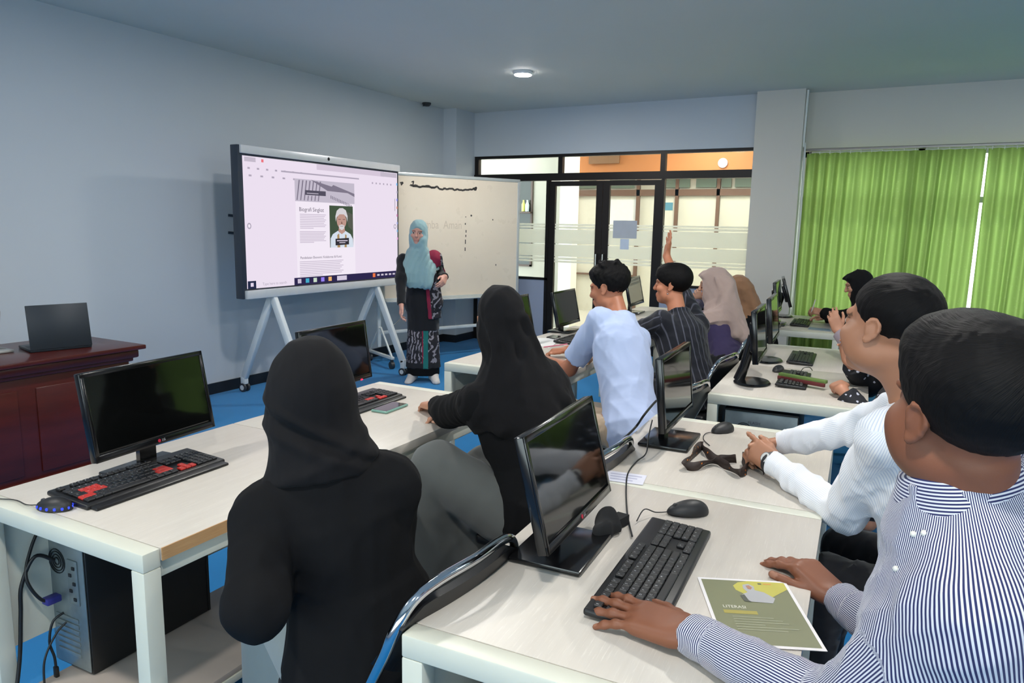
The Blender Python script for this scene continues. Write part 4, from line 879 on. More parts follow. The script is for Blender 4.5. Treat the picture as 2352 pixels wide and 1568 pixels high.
# ================================================================ implicit modelling of the people
V3 = lambda *a: np.array(a if len(a) > 1 else a[0], dtype=np.float64)
def snap(S, p, d):
    p = np.asarray(p, float).copy(); d = np.asarray(d, float)/np.linalg.norm(d)
    for _ in range(60):
        v = S.ev(p[None])[0]; p = p+d*max(v*.7, .0005)
        if v < .0006: break
    return p
def unit(v): v = np.asarray(v, float); return v/(np.linalg.norm(v)+1e-12)
class Sdf:
    """ordered list of (function, centre, radius, blend, mode); evaluated block-wise and meshed with surface nets"""
    def __init__(s): s.ops = []; s.post = None
    def _a(s, fn, c, r, k, mode): s.ops.append((fn, np.asarray(c, float), float(r), float(k), mode)); return s
    def ell(s, c, rad, R=None, k=.02, mode='u'):
        c = V3(c); rad = V3(rad); R = np.eye(3) if R is None else np.asarray(R, float)   # R: columns are local axes
        def fn(P):
            q = (P-c) @ R; a = np.sqrt(((q/rad)**2).sum(1)); b = np.sqrt(((q/rad**2)**2).sum(1))+1e-9
            return a*(a-1)/b
        return s._a(fn, c, rad.max(), k, mode)
    def cone(s, a, b, ra, rb, k=.02, mode='u'):
        a = V3(a); b = V3(b); ab = b-a; L2 = (ab@ab)+1e-12
        def fn(P):
            t = np.clip(((P-a)@ab)/L2, 0, 1); return np.sqrt(((P-a-t[:, None]*ab)**2).sum(1))-(ra+(rb-ra)*t)
        return s._a(fn, (a+b)/2, math.sqrt(L2)/2+max(ra, rb), k, mode)
    def box(s, c, half, R, r, k=.02, mode='u'):
        c = V3(c); half = V3(half)-r; R = np.asarray(R, float)
        def fn(P):
            q = np.abs((P-c)@R)-half; return np.sqrt((np.maximum(q, 0)**2).sum(1))+np.minimum(q.max(1), 0)-r
        return s._a(fn, c, np.linalg.norm(half)+r, k, mode)
    def loft(s, o, R, tab, k=.03, mode='u', infl=0.0):
        """tab rows: z, half width, half depth, depth offset — a body of elliptical sections along R's third axis"""
        o = V3(o); R = np.asarray(R, float); T = np.array(tab, float)
        def fn(P):
            q = (P-o)@R; z = q[:, 2]; zc = np.clip(z, T[0, 0], T[-1, 0])
            w = np.interp(zc, T[:, 0], T[:, 1])+infl; d = np.interp(zc, T[:, 0], T[:, 2])+infl; y0 = np.interp(zc, T[:, 0], T[:, 3])
            X = q[:, 0]; Y = q[:, 1]-y0
            a = np.sqrt((X/w)**2+(Y/d)**2); b = np.sqrt((X/w**2)**2+(Y/d**2)**2)+1e-9
            r = np.where(a > 1e-6, a*(a-1)/b, -np.minimum(w, d)); ez = np.maximum(T[0, 0]-infl-z, z-T[-1, 0]-infl)
            return np.where(ez > 0, np.sqrt(np.maximum(r, 0)**2+ez**2)+np.minimum(r, 0)*0, np.maximum(r, ez))
        m = max(abs(T[0, 0]), abs(T[-1, 0]))+T[:, 1:3].max()+infl
        return s._a(fn, o, m+.05, k, mode)
    def plane(s, p, n, k=.004, mode='i', c=None, r=1e6):
        """keep the side the normal points away from (mode i), optionally only within a sphere"""
        p = V3(p); n = unit(n)
        if c is None: return s._a(lambda P: (P-p)@n, p, 1e6, k, mode)
        c = V3(c)
        def fn(P): return np.minimum((P-p)@n, r-np.sqrt(((P-c)**2).sum(1)))
        return s._a(fn, c, r, k, 's*')
    def func(s, fn, c, r, k=.01, mode='u'): return s._a(fn, c, r, k, mode)
    def ev(s, P, C=None, Rb=None):
        d = np.full(len(P), 1.0)
        for fn, c, r, k, mode in s.ops:
            if C is not None and mode != 'i' and np.linalg.norm(C-c)-r > Rb+k+.012: continue
            e = fn(P)
            if mode == 'u':
                h = np.clip(.5+.5*(d-e)/k, 0, 1); d = d*(1-h)+e*h-k*h*(1-h)
            elif mode in ('s', 's*'):
                e2 = e if mode == 's*' else -e
                h = np.clip(.5-.5*(d-e2)/k, 0, 1); d = d*(1-h)+e2*h+k*h*(1-h)
            elif mode == 'i':
                h = np.clip(.5-.5*(d-e)/k, 0, 1); d = d*(1-h)+e*h+k*h*(1-h)
        if s.post: d = s.post(P, d)
        return d
    def mesh(s, res, iters=1):
        us = [o for o in s.ops if o[4] == 'u']
        lo = np.min([o[1]-o[2] for o in us], 0)-.05; hi = np.max([o[1]+o[2] for o in us], 0)+.05
        N = 14; B = N*res; nb = np.ceil((hi-lo)/B).astype(int)
        g = np.stack(np.meshgrid(*[np.arange(n) for n in nb], indexing='ij'), -1).reshape(-1, 3)
        cen = lo+(g+.5)*B; hd = B*.87
        dc = np.concatenate([s.ev(cen[i:i+200000]) for i in range(0, len(cen), 200000)])
        g = g[np.abs(dc) < hd*1.25+.03]
        off = np.stack(np.meshgrid(*[np.arange(N+1)]*3, indexing='ij'), -1).reshape(-1, 3)
        D = (nb*N+3).astype(np.int64); sy = D[2]; sx = D[1]*D[2]
        cid_all, pos_all, quads = [], [], []
        for b in g:
            base = b*N; P = lo+(base+off)*res; C = lo+(b+.5)*B
            v = s.ev(P, C, hd).reshape(N+1, N+1, N+1); ins = v < 0
            if ins.all() or not ins.any(): continue
            cnt = np.zeros((N, N, N), int); 
            for i in (0, 1):
                for j in (0, 1):
                    for k in (0, 1): cnt += ins[i:N+i, j:N+j, k:N+k]
            act = np.argwhere((cnt > 0) & (cnt < 8))
            if len(act):
                acc = np.zeros((len(act), 3)); num = np.zeros(len(act))
                for ax in range(3):
                    o1, o2 = [a for a in range(3) if a != ax]
                    for p in (0, 1):
                        for q in (0, 1):
                            c0 = act.copy(); c0[:, o1] += p; c0[:, o2] += q; c1 = c0.copy(); c1[:, ax] += 1
                            a = v[c0[:, 0], c0[:, 1], c0[:, 2]]; e = v[c1[:, 0], c1[:, 1], c1[:, 2]]
                            m = (a < 0) != (e < 0); t = np.where(m, a/(a-e+1e-30), 0)
                            pt = c0.astype(float); pt[:, ax] += t; acc += pt*m[:, None]; num += m
                pos_all.append(lo+(base+acc/num[:, None])*res); ga = base+act; cid_all.append(ga[:, 0]*sx+ga[:, 1]*sy+ga[:, 2])
            for ax in range(3):
                sl0 = [slice(0, N)]*3; sl1 = [slice(0, N)]*3; sl1[ax] = slice(1, N+1)
                a = ins[tuple(sl0)]; e = ins[tuple(sl1)]
                ed = np.argwhere(a != e)
                if not len(ed): continue
                fl = a[ed[:, 0], ed[:, 1], ed[:, 2]]; o1, o2 = (ax+1) % 3, (ax+2) % 3; ge = base+ed
                def cid(d1, d2):
                    c = ge.copy(); c[:, o1] -= d1; c[:, o2] -= d2; return c[:, 0]*sx+c[:, 1]*sy+c[:, 2]
                q = np.stack([cid(0, 0), cid(1, 0), cid(1, 1), cid(0, 1)], 1); q[~fl] = q[~fl][:, ::-1]; quads.append(q)
        cid = np.concatenate(cid_all); pos = np.concatenate(pos_all); Q = np.concatenate(quads)
        cid, ix = np.unique(cid, return_index=True); pos = pos[ix]
        J = np.searchsorted(cid, Q); J = np.clip(J, 0, len(cid)-1); ok = (cid[J] == Q).all(1); F = J[ok]
        e = np.concatenate([F[:, [0, 1]], F[:, [1, 2]], F[:, [2, 3]], F[:, [3, 0]]])
        # keep the largest connected pieces only
        lab = np.arange(len(pos))
        while True:
            m = np.minimum(lab[e[:, 0]], lab[e[:, 1]]); n2 = lab.copy(); np.minimum.at(n2, e[:, 0], m); np.minimum.at(n2, e[:, 1], m); n2 = n2[n2]
            if (n2 == lab).all(): break
            lab = n2
        u, cnt = np.unique(lab, return_counts=True); keepl = u[cnt > max(60, .04*len(pos))]; keep = np.isin(lab, keepl)
        idx = np.cumsum(keep)-1; F = idx[F[keep[F].all(1)]]; pos = pos[keep]
        e = np.concatenate([F[:, [0, 1]], F[:, [1, 2]], F[:, [2, 3]], F[:, [3, 0]]]); n = len(pos)
        deg = np.bincount(e[:, 0], minlength=n)+np.bincount(e[:, 1], minlength=n)+1e-9
        for it in range(iters):
            sm = np.stack([np.bincount(e[:, 0], pos[e[:, 1], a], n)+np.bincount(e[:, 1], pos[e[:, 0], a], n) for a in range(3)], 1)/deg[:, None]
            pos = pos+.5*(sm-pos)
        return pos, F
def sdf_obj(name, pos, F, m, parent=None, attrs=None):
    me = bpy.data.meshes.new(name); me.vertices.add(len(pos)); me.vertices.foreach_set('co', pos.astype(np.float32).ravel())
    me.loops.add(F.size); me.loops.foreach_set('vertex_index', F.astype(np.int32).ravel())
    me.polygons.add(len(F)); me.polygons.foreach_set('loop_start', np.arange(0, F.size, 4, dtype=np.int32)); me.polygons.foreach_set('loop_total', np.full(len(F), 4, np.int32))
    me.polygons.foreach_set('use_smooth', [True]*len(F)); me.update(calc_edges=True); me.materials.append(m)
    for k, a in (attrs or {}).items():
        if a.ndim == 1: at = me.attributes.new(k, 'FLOAT', 'POINT'); at.data.foreach_set('value', a.astype(np.float32))
        elif a.shape[1] == 4: at = me.attributes.new(k, 'FLOAT_COLOR', 'POINT'); at.data.foreach_set('color', a.astype(np.float32).ravel())
        else: at = me.attributes.new(k, 'FLOAT_VECTOR', 'POINT'); at.data.foreach_set('vector', a.astype(np.float32).ravel())
    o = bpy.data.objects.new(name, me); COL.objects.link(o)
    if parent is not None: o.parent = parent
    return o
# ---- folds in cloth
class Folds:
    def __init__(s, seed, amp=.006, wl=.12, n=7, aniso=(1, 1, .45)):
        r = np.random.default_rng(seed); s.K = []
        for i in range(n):
            d = r.normal(size=3)*np.array(aniso); d = unit(d); w = wl*(.45+1.1*r.random()); w2 = unit(r.normal(size=3))
            s.K.append((d*2*PI/w, w2*2*PI/(wl*1.7), r.random()*6.28, amp*(w/wl)*.45))
    def __call__(s, P):
        f = 0
        for k, w2, ph, a in s.K:
            v = np.sin(P@k+1.3*np.sin(P@w2+ph)+ph); f = f-a*(.75-1.5*np.sqrt(np.abs(v)+.03))
        return f
def rot_about(v, ax, a):
    ax = unit(ax); c, s_ = math.cos(a), math.sin(a); v = np.asarray(v, float); return v*c+np.cross(ax, v)*s_+ax*(ax@v)*(1-c)
def ypr(yaw, pitch=0, roll=0):
    """columns: right, forward, up for a heading (deg); positive pitch looks up, positive roll tips the crown to the person's right"""
    y, p, r = map(math.radians, (yaw, pitch, roll)); f = V3(math.cos(y)*math.cos(p), math.sin(y)*math.cos(p), math.sin(p)); rt = V3(math.sin(y), -math.cos(y), 0.); up = np.cross(rt, f)
    rt2 = rt*math.cos(r)-up*math.sin(r); up2 = up*math.cos(r)+rt*math.sin(r); return np.stack([rt2, f, up2], 1)
def head_ops(S, H, R, s, k=.012, ears=True, cheek=0):
    L = lambda x, y, z: V3(H)+R@(V3(x, y, z)*s)
    S.ell(L(0, -.014, .036), V3(.0745, .096, .086)*s, R, k); S.ell(L(0, .024, -.040), V3(.058, .060, .076)*s, R, .03*s)
    S.ell(L(0, .062, -.092), V3(.026, .024, .022)*s, R, .03*s)
    for x in (-1, 1):
        S.ell(L(x*.044, .010, -.066), V3(.02, .03, .024)*s, R, .03*s); S.ell(L(x*.043, .062, -.024), V3(.022, .022, .02)*s, R, .02*s)
        S.cone(L(x*.012, .088, .024), L(x*.046, .072, .024), .011*s, .009*s, .014*s)
    for x in (-1, 1): S.ell(L(x*.031, .098, .004), V3(.017, .013, .011)*s, R, .010*s, 's')
    for x in (-1, 1): S.ell(L(x*.031, .0765, .003), V3(.0135, .0135, .0125)*s, R, .004*s)
    S.cone(L(0, .088, .016), L(0, .106, -.026), .0075*s, .0115*s, .010*s); S.ell(L(0, .100, -.030), V3(.017, .012, .010)*s, R, .008*s)
    S.cone(L(-.018, .086, -.058), L(.018, .086, -.058), .0065*s, .0065*s, .010*s); S.cone(L(-.015, .085, -.070), L(.015, .085, -.070), .0075*s, .0075*s, .010*s)
    S.cone(L(-.016, .094, -.0635), L(.016, .094, -.0635), .0018*s, .0018*s, .003*s, 's')
    if cheek:
        for x in (-1, 1): S.ell(L(x*.050, .034, -.040), V3(.030, .036, .042)*s*cheek, R, .03*s)
    if ears:
        for x in (-1, 1):
            Re = R@np.stack([unit((.93, -.36, 0)) if x > 0 else unit((.93, .36, 0)), unit((.36, .93, .16)) if x > 0 else unit((-.36, .93, .16)), unit((0, -.16, 1))], 1)
            o = V3(x*.0765, -.012, -.004); E = lambda y, z, q=0.: L(*(o+(R.T@Re)@V3(x*q, y, z)))
            S.ell(E(0, 0), V3(.0058, .0145, .0265)*s, Re, .008*s)
            rim = [(.010, .002), (.012, .015), (.006, .026), (-.005, .0275), (-.014, .019), (-.016, .004), (-.012, -.010), (-.004, -.021), (.004, -.026), (.010, -.020)]
            for (y0, z0), (y1, z1) in zip(rim, rim[1:]): S.cone(E(y0, z0, .004), E(y1, z1, .004), .0038*s, .0038*s, .004*s)
            S.ell(E(.003, -.024, .002), V3(.0045, .006, .007)*s, Re, .005*s); S.ell(E(.009, -.004, .003), V3(.004, .004, .006)*s, Re, .004*s)
def hand_ops(S, W, f, n, side, s=1.0, curl=None, spread=6, thumb=(38, 20, 15), k=.008, twist=0):
    """side 'R' or 'L'; W wrist; f finger direction; n back of the hand. curl: per finger (knuckle, middle, tip) in degrees. Returns nail centres"""
    f = unit(f); n = unit(np.asarray(n, float)-f*(np.asarray(n, float)@f)); l = np.cross(n, f)*(1 if side == 'R' else -1); W = V3(W); nails = []
    curl = curl or [(18, 22, 14)]*4
    ybase = (.088, .092, .088, .079); xbase = (.027, .0085, -.0105, -.0275); lens = ((.043, .025, .021), (.047, .029, .022), (.043, .027, .021), (.034, .020, .019)); rad = (.0088, .009, .0086, .0075)
    for i in range(4):
        m = W+f*ybase[i]*s+l*xbase[i]*s; w0 = W+f*.006*s+l*xbase[i]*.75*s
        S.cone(w0, m-n*.002*s, .0145*s, .0118*s if i < 3 else .0105*s, .014*s)
    S.box(W+f*.05*s-n*.004*s, V3(.036, .042, .012)*s, np.stack([l, f, n], 1), .011*s, .012*s)
    for i in range(4):
        p = W+f*ybase[i]*s+l*xbase[i]*s; sp = math.radians(spread*(1.1, .3, -.6, -1.6)[i])
        d = unit(f*math.cos(sp)+l*math.sin(sp)); ax = np.cross(d, n); nn = n.copy(); r = rad[i]*s
        for j in range(3):
            a = -math.radians(curl[i][j]); d = rot_about(d, ax, a); nn = rot_about(nn, ax, a); q = p+d*lens[i][j]*s
            S.cone(p, q, r, r*.9, .005*s if j else .009*s)
            if j < 2: S.ell(q+nn*.001*s, V3(1, 1, 1)*r*1.0, None, .006*s)
            p = q; r *= .9
        nails.append((p+nn*r*.75-d*.001*s, d, nn, r))
    t0 = W+f*.018*s+l*.022*s-n*.006*s; a0 = math.radians(thumb[0]); d = unit(f*math.cos(a0)+l*math.sin(a0)-n*.22); axn = unit(np.cross(d, f)) if abs(d@f) < .999 else n
    p = t0; r = .0145*s
    for j, L in enumerate((.044, .033, .027)):
        if j: d = rot_about(d, axn, math.radians(thumb[j]))
        q = p+d*L*s; S.cone(p, q, r, (.0112, .0102, .0088)[j]*s, .012*s if j == 0 else .006*s); p = q; r = (.0112, .0102, .0088)[j]*s
    nn = unit(n*.5+l*.8); nn = unit(nn-d*(nn@d)); nails.append((p+nn*r*.7-d*.001*s, d, nn, r)); return nails
TORSO_M = [(-.10, .11, .09, 0), (-.06, .16, .115, -.01), (.0, .175, .125, -.01), (.10, .155, .115, 0), (.20, .15, .112, .005), (.31, .165, .122, .01), (.39, .178, .12, .005), (.445, .165, .095, -.005), (.49, .11, .07, -.012), (.53, .06, .055, -.014)]
TORSO_F = [(-.10, .11, .09, 0), (-.06, .165, .12, -.012), (.0, .178, .13, -.012), (.10, .145, .11, 0), (.20, .135, .105, .008), (.31, .15, .122, .018), (.39, .16, .112, .008), (.445, .148, .088, -.004), (.49, .10, .066, -.012), (.53, .056, .052, -.014)]
def ik(sh, wr, hint, a, b):
    sh, wr = V3(sh), V3(wr); d = wr-sh; L = np.linalg.norm(d)
    if L > (a+b)*.995: sc = L/((a+b)*.995); a *= sc; b *= sc
    u = d/L; x = (a*a-b*b+L*L)/(2*L); h = math.sqrt(max(a*a-x*x, 1e-6)); v = V3(hint)-sh; v = unit(v-u*(v@u)); return sh+u*x+v*h
class Fig:
    """joints of one figure"""
    def __init__(s, pel, neck, yaw, H, hyaw, hpitch=0, hroll=0, S=1.0, female=False, twist=0, hs=1.0):
        s.S = S; s.hs = hs; s.pel = V3(pel); s.neck = V3(neck); s.H = V3(H); s.HR = ypr(hyaw, hpitch, hroll); s.female = female
        up = unit(s.neck-s.pel); rt = V3(math.sin(math.radians(yaw)), -math.cos(math.radians(yaw)), 0); rt = unit(rt-up*(rt@up)); fw = np.cross(up, rt); s.R = np.stack([rt, fw, up], 1); s.L = np.linalg.norm(s.neck-s.pel)
        k = s.L/.53; s.tab = [(z*k, w*S, d*S, y*S) for z, w, d, y in (TORSO_F if female else TORSO_M)]
        sw = (.155 if female else .172)*S
        s.sh = {'L': s.neck-up*.062*S-rt*sw-fw*.008, 'R': s.neck-up*.062*S+rt*sw-fw*.008}
        s.el = {}; s.wr = {}; s.hand = {}; s.hip = {'L': s.pel-rt*.09*S-up*.03, 'R': s.pel+rt*.09*S-up*.03}; s.kn = {}; s.an = {}; s.toe = {}
    def arm(s, side, wr, hint, f, n, **hk):
        s.wr[side] = V3(wr); el = hk.pop('el', None); s.el[side] = V3(el) if el is not None else ik(s.sh[side], wr, hint, .285*s.S, .25*s.S); s.hand[side] = (f, n, hk)
    def sit(s, kneeL=None, kneeR=None, footz=.08, fwd=None):
        for sd, kn in (('L', kneeL), ('R', kneeR)):
            fw = V3(s.R[0, 1], s.R[1, 1], 0) if fwd is None else V3(fwd); fw = unit(fw)
            s.kn[sd] = V3(kn) if kn is not None else s.hip[sd]+fw*.40*s.S+V3(0, 0, .0); s.an[sd] = V3(s.kn[sd][0], s.kn[sd][1], footz)+fw*.04; s.toe[sd] = s.an[sd]+fw*.13-V3(0, 0, .035)
    def limbs(s, S_, infl=0, arms=('L', 'R'), legs=True, k=.03, upto=1.0):
        q = s.S
        for sd in arms:
            if sd not in s.el: continue
            S_.cone(s.sh[sd], s.el[sd], .050*q+infl, .040*q+infl, k)
            w = s.el[sd]+(s.wr[sd]-s.el[sd])*upto; S_.cone(s.el[sd], w, .041*q+infl, (.027*q if upto == 1 else .034*q)+infl, .02)
        if legs:
            for sd in ('L', 'R'):
                if sd in s.kn:
                    S_.cone(s.hip[sd], s.kn[sd], .080*q+infl, .056*q+infl, k+.02); S_.cone(s.kn[sd], s.an[sd], .055*q+infl, .036*q+infl, .02)
    def body(s, name, label, res, skin, nails=True, arms=('L', 'R'), feet=True):
        B = Sdf(); B.loft(s.pel, s.R, s.tab, .02); q = s.S
        for sd in ('L', 'R'): B.ell(s.sh[sd], V3(.056, .056, .056)*q, None, .05)
        s.limbs(B)
        B.cone(s.neck-s.R[:, 2]*.05, s.H+s.HR@V3(0, -.02, -.055)*s.hs, .060*q, .052*q, .03); head_ops(B, s.H, s.HR, s.hs, cheek=getattr(s, 'cheek', 0))
        nl = []
        for sd in arms:
            if sd in s.hand: f, n, hk = s.hand[sd]; hk = dict(hk); z_ = hk.pop('size', 1.0); nl += hand_ops(B, s.wr[sd], f, n, sd, q*z_, **hk)
        if feet:
            for sd in ('L', 'R'):
                if sd in s.an: B.cone(s.an[sd]-V3(0, 0, .02), s.toe[sd], .040*q, .03*q, .02)
        pos, F = B.mesh(res)
        base = np.array(lin(skin)); col = np.tile(base, (len(pos), 1)); h = s.hs
        q_ = (pos-s.H)@s.HR/h
        def paint(m, c, a=1.0): col[m] = col[m]*(1-a)+np.array(lin(c))*a
        for x in (-1, 1):
            d = np.sqrt(((q_-V3(x*.031, .0765, .003))**2).sum(1)); ey = (d < .0142) & (q_[:, 1] > .084) & (np.abs(q_[:, 2]-.003) < .006); paint(ey, (206, 198, 192)); paint(ey & (np.hypot(q_[:, 0]-x*.031, q_[:, 2]-.003) < .0062), (30, 20, 18))
            br = (np.abs(q_[:, 0]-x*.031) < .022) & (np.abs(q_[:, 2]-(.0265-.25*np.abs(q_[:, 0]-x*.026))) < .0045) & (q_[:, 1] > .06); paint(br, (44, 34, 30), .7)
            paint((np.abs(q_[:, 0]-x*.031) < .015) & (np.abs(q_[:, 2]-.0105) < .002) & (q_[:, 1] > .07), (30, 22, 20), .8)
        lp = (np.abs(q_[:, 0]) < .024) & (np.abs(q_[:, 2]+.064) < .0115) & (q_[:, 1] > .076); paint(lp, (150, 84, 80), .55)
        for c, d, nn, r in nl:
            v = pos-c; m = (np.abs(v@d) < r*1.05) & (v@nn > -r*.12) & (np.abs(v@np.cross(d, nn)) < r*.75) & (np.abs(v@nn) < r*1.2); paint(m, tuple(min(255, x*1.0+38) for x in skin), .75)
        o = sdf_obj('person', pos, F, M_SKIN, None, {'skin': col}); tag(o, label, 'person'); s.o = o; return o
    def put(s, name, sd, res, m, attrs=None, iters=1, label=None):
        pos, F = sd.mesh(res, iters); o = sdf_obj(name, pos, F, m, s.o, attrs(pos) if attrs else None)
        if label: o['label'] = label
        return o
    def top(s, infl=.014, seed=1, amp=.006, wl=.12, sleeve=1.0, hem=-.10, arms=('L', 'R'), collar=True, neck_r=.064, loose=0, aniso=(1, 1, .45), open_z=.0, hem_flare=0):
        """shirt solid: torso and sleeves inflated, cut at the neck and cuffs, with folds"""
        T = Sdf(); q = s.S; tab = [(z, w+(hem_flare if z < .1 else 0), d+(hem_flare if z < .1 else 0), y) for z, w, d, y in s.tab]; tab = [r for r in tab if r[0] >= hem-1e-6]
        tab = [(hem, np.interp(hem, [t[0] for t in s.tab], [t[1] for t in s.tab])+hem_flare, np.interp(hem, [t[0] for t in s.tab], [t[2] for t in s.tab])+hem_flare, 0)]+[t for t in tab if t[0] > hem+.01]
        T.loft(s.pel, s.R, tab, .02, infl=infl+loose)
        for sd in ('L', 'R'): T.ell(s.sh[sd], V3(.058, .058, .056)*q+infl, None, .05)
        for sd in arms:
            if sd not in s.el: continue
            a, e, w = s.sh[sd], s.el[sd], s.wr[sd]
            if sleeve > .5:
                w2 = e+(w-e)*(min(1, 2*(sleeve-.5))); T.cone(a, e, .054*q+infl+loose*.6, .046*q+infl+loose*.5, .03); T.cone(e, w2, .046*q+infl+loose*.5, .031*q+infl*1.0+loose*.4, .025); pl, nn = w2, w2-e
            else:
                w2 = a+(e-a)*(2*sleeve); T.cone(a, w2, .054*q+infl+loose*.6, .058*q+infl+loose*.6, .03); pl, nn = w2, w2-a
            T.plane(pl, nn, .004, c=pl+unit(nn)*.10, r=.112)
        fo = Folds(seed, amp, wl, aniso=aniso)
        T.post = lambda P, d: d+fo(P)
        if collar:
            up = unit(unit(s.H-s.neck)+s.R[:, 2]); c = s.neck+s.R[:, 2]*.012; T.cone(c-up*.03, c+up*.022, neck_r+.014, neck_r+.004, .012); T.plane(c+up*.026, up, .003, c=c+up*.12, r=.125)
        return T
M_SKIN = None
def skin_mat():
    t = NT('skin'); a = t.n('ShaderNodeAttribute'); a.attribute_name = 'skin'; n = t.noise(9, t.coords(), 4); n2 = t.noise(420, t.coords(), 2)
    hv = t.n('ShaderNodeHueSaturation'); t.l(a.outputs[0], hv.inputs['Color']); t.l(t.math('ADD', t.math('MULTIPLY', n, .3), .85), hv.inputs['Value'])
    t.bsdf(hv.outputs[0], .48, 0, .4, bump=n2, bstr=.10, bdist=.001, Subsurface_Weight=.0); return t.m
M_SKIN = skin_mat()
def cloth(name, col, var=.1, rough=.85, weave=700, sheen=.2):
    if name in _mc: return _mc[name]
    t = NT(name); c = lin(col); n = t.noise(7, t.coords(), 3); w = t.noise(weave, t.coords(), 2)
    t.bsdf(t.mix(n, tuple(v*(1-var) for v in c[:3])+(1,), tuple(min(1, v*(1+var)) for v in c[:3])+(1,)), rough, 0, .2, bump=w, bstr=.12, bdist=.001, Sheen_Weight=sheen); _mc[name] = t.m; return t.m
def stripes(name, base, ink, duty=.45, soft=.12):
    """stripes read from the 'ang' (cos, sin, count) and 'lin' coordinates that follow torso, sleeves and cuffs"""
    t = NT(name); a = t.n('ShaderNodeAttribute'); a.attribute_name = 'ang'; s = t.n('ShaderNodeSeparateXYZ'); t.l(a.outputs['Vector'], s.inputs[0])
    th = t.math('ARCTAN2', s.outputs[1], s.outputs[0]); ph = t.math('MULTIPLY', th, s.outputs[2]); l = t.n('ShaderNodeAttribute'); l.attribute_name = 'lin'; ph = t.math('ADD', ph, l.outputs['Fac'])
    v = t.math('ADD', t.math('MULTIPLY', t.math('SINE', ph), .5), .5); mr = t.n('ShaderNodeMapRange'); mr.inputs['From Min'].default_value = duty-soft; mr.inputs['From Max'].default_value = duty+soft; mr.interpolation_type = 'SMOOTHSTEP'; t.l(v, mr.inputs[0])
    n = t.noise(600, t.coords(), 2); t.bsdf(t.mix(mr.outputs[0], lin(ink), lin(base)), .8, 0, .2, bump=n, bstr=.1, bdist=.001, Sheen_Weight=.15); return t.m
def stripe_attrs(fig, period, cuff=.06, sleeve_axis=True):
    def fn(pos):
        n = len(pos); ang = np.zeros((n, 3)); li = np.zeros(n); q = (pos-fig.pel)@fig.R
        ang[:, 0] = q[:, 1]; ang[:, 1] = q[:, 0]; ang[:, 2] = round(2*PI*.15/period)
        dt = np.maximum(np.hypot(q[:, 0]/.19, q[:, 1]/.145)-1, -.05)*.15; best = dt.copy()
        for sd in fig.el:
            a, e, w = fig.sh[sd], fig.el[sd], fig.wr[sd]
            for p0, p1, r, part in ((a, e, .06, 0), (e, w, .048, 1)):
                ax = unit(p1-p0); L = np.linalg.norm(p1-p0); t = (pos-p0)@ax; tc = np.clip(t, 0.0 if part else .02, L); d = np.linalg.norm(pos-p0-tc[:, None]*ax, axis=1)-r
                u = unit(np.cross(ax, V3(.3, .2, 1))); v = np.cross(ax, u); m = d < best-(.0 if part else .012)
                best[m] = d[m]; rel = pos[m]-p0; ang[m, 0] = rel@u; ang[m, 1] = rel@v; ang[m, 2] = round(2*PI*r*1.05/period)
                if part:
                    cf = m & (t > L-cuff-.012); ang[cf, 0] = 1; ang[cf, 1] = 0; ang[cf, 2] = 0; li[cf] = t[cf]/period*2*PI
        nr = np.linalg.norm(ang[:, :2], axis=1)+1e-9; ang[:, :2] /= nr[:, None]; return {'ang': ang, 'lin': li}
    return fn
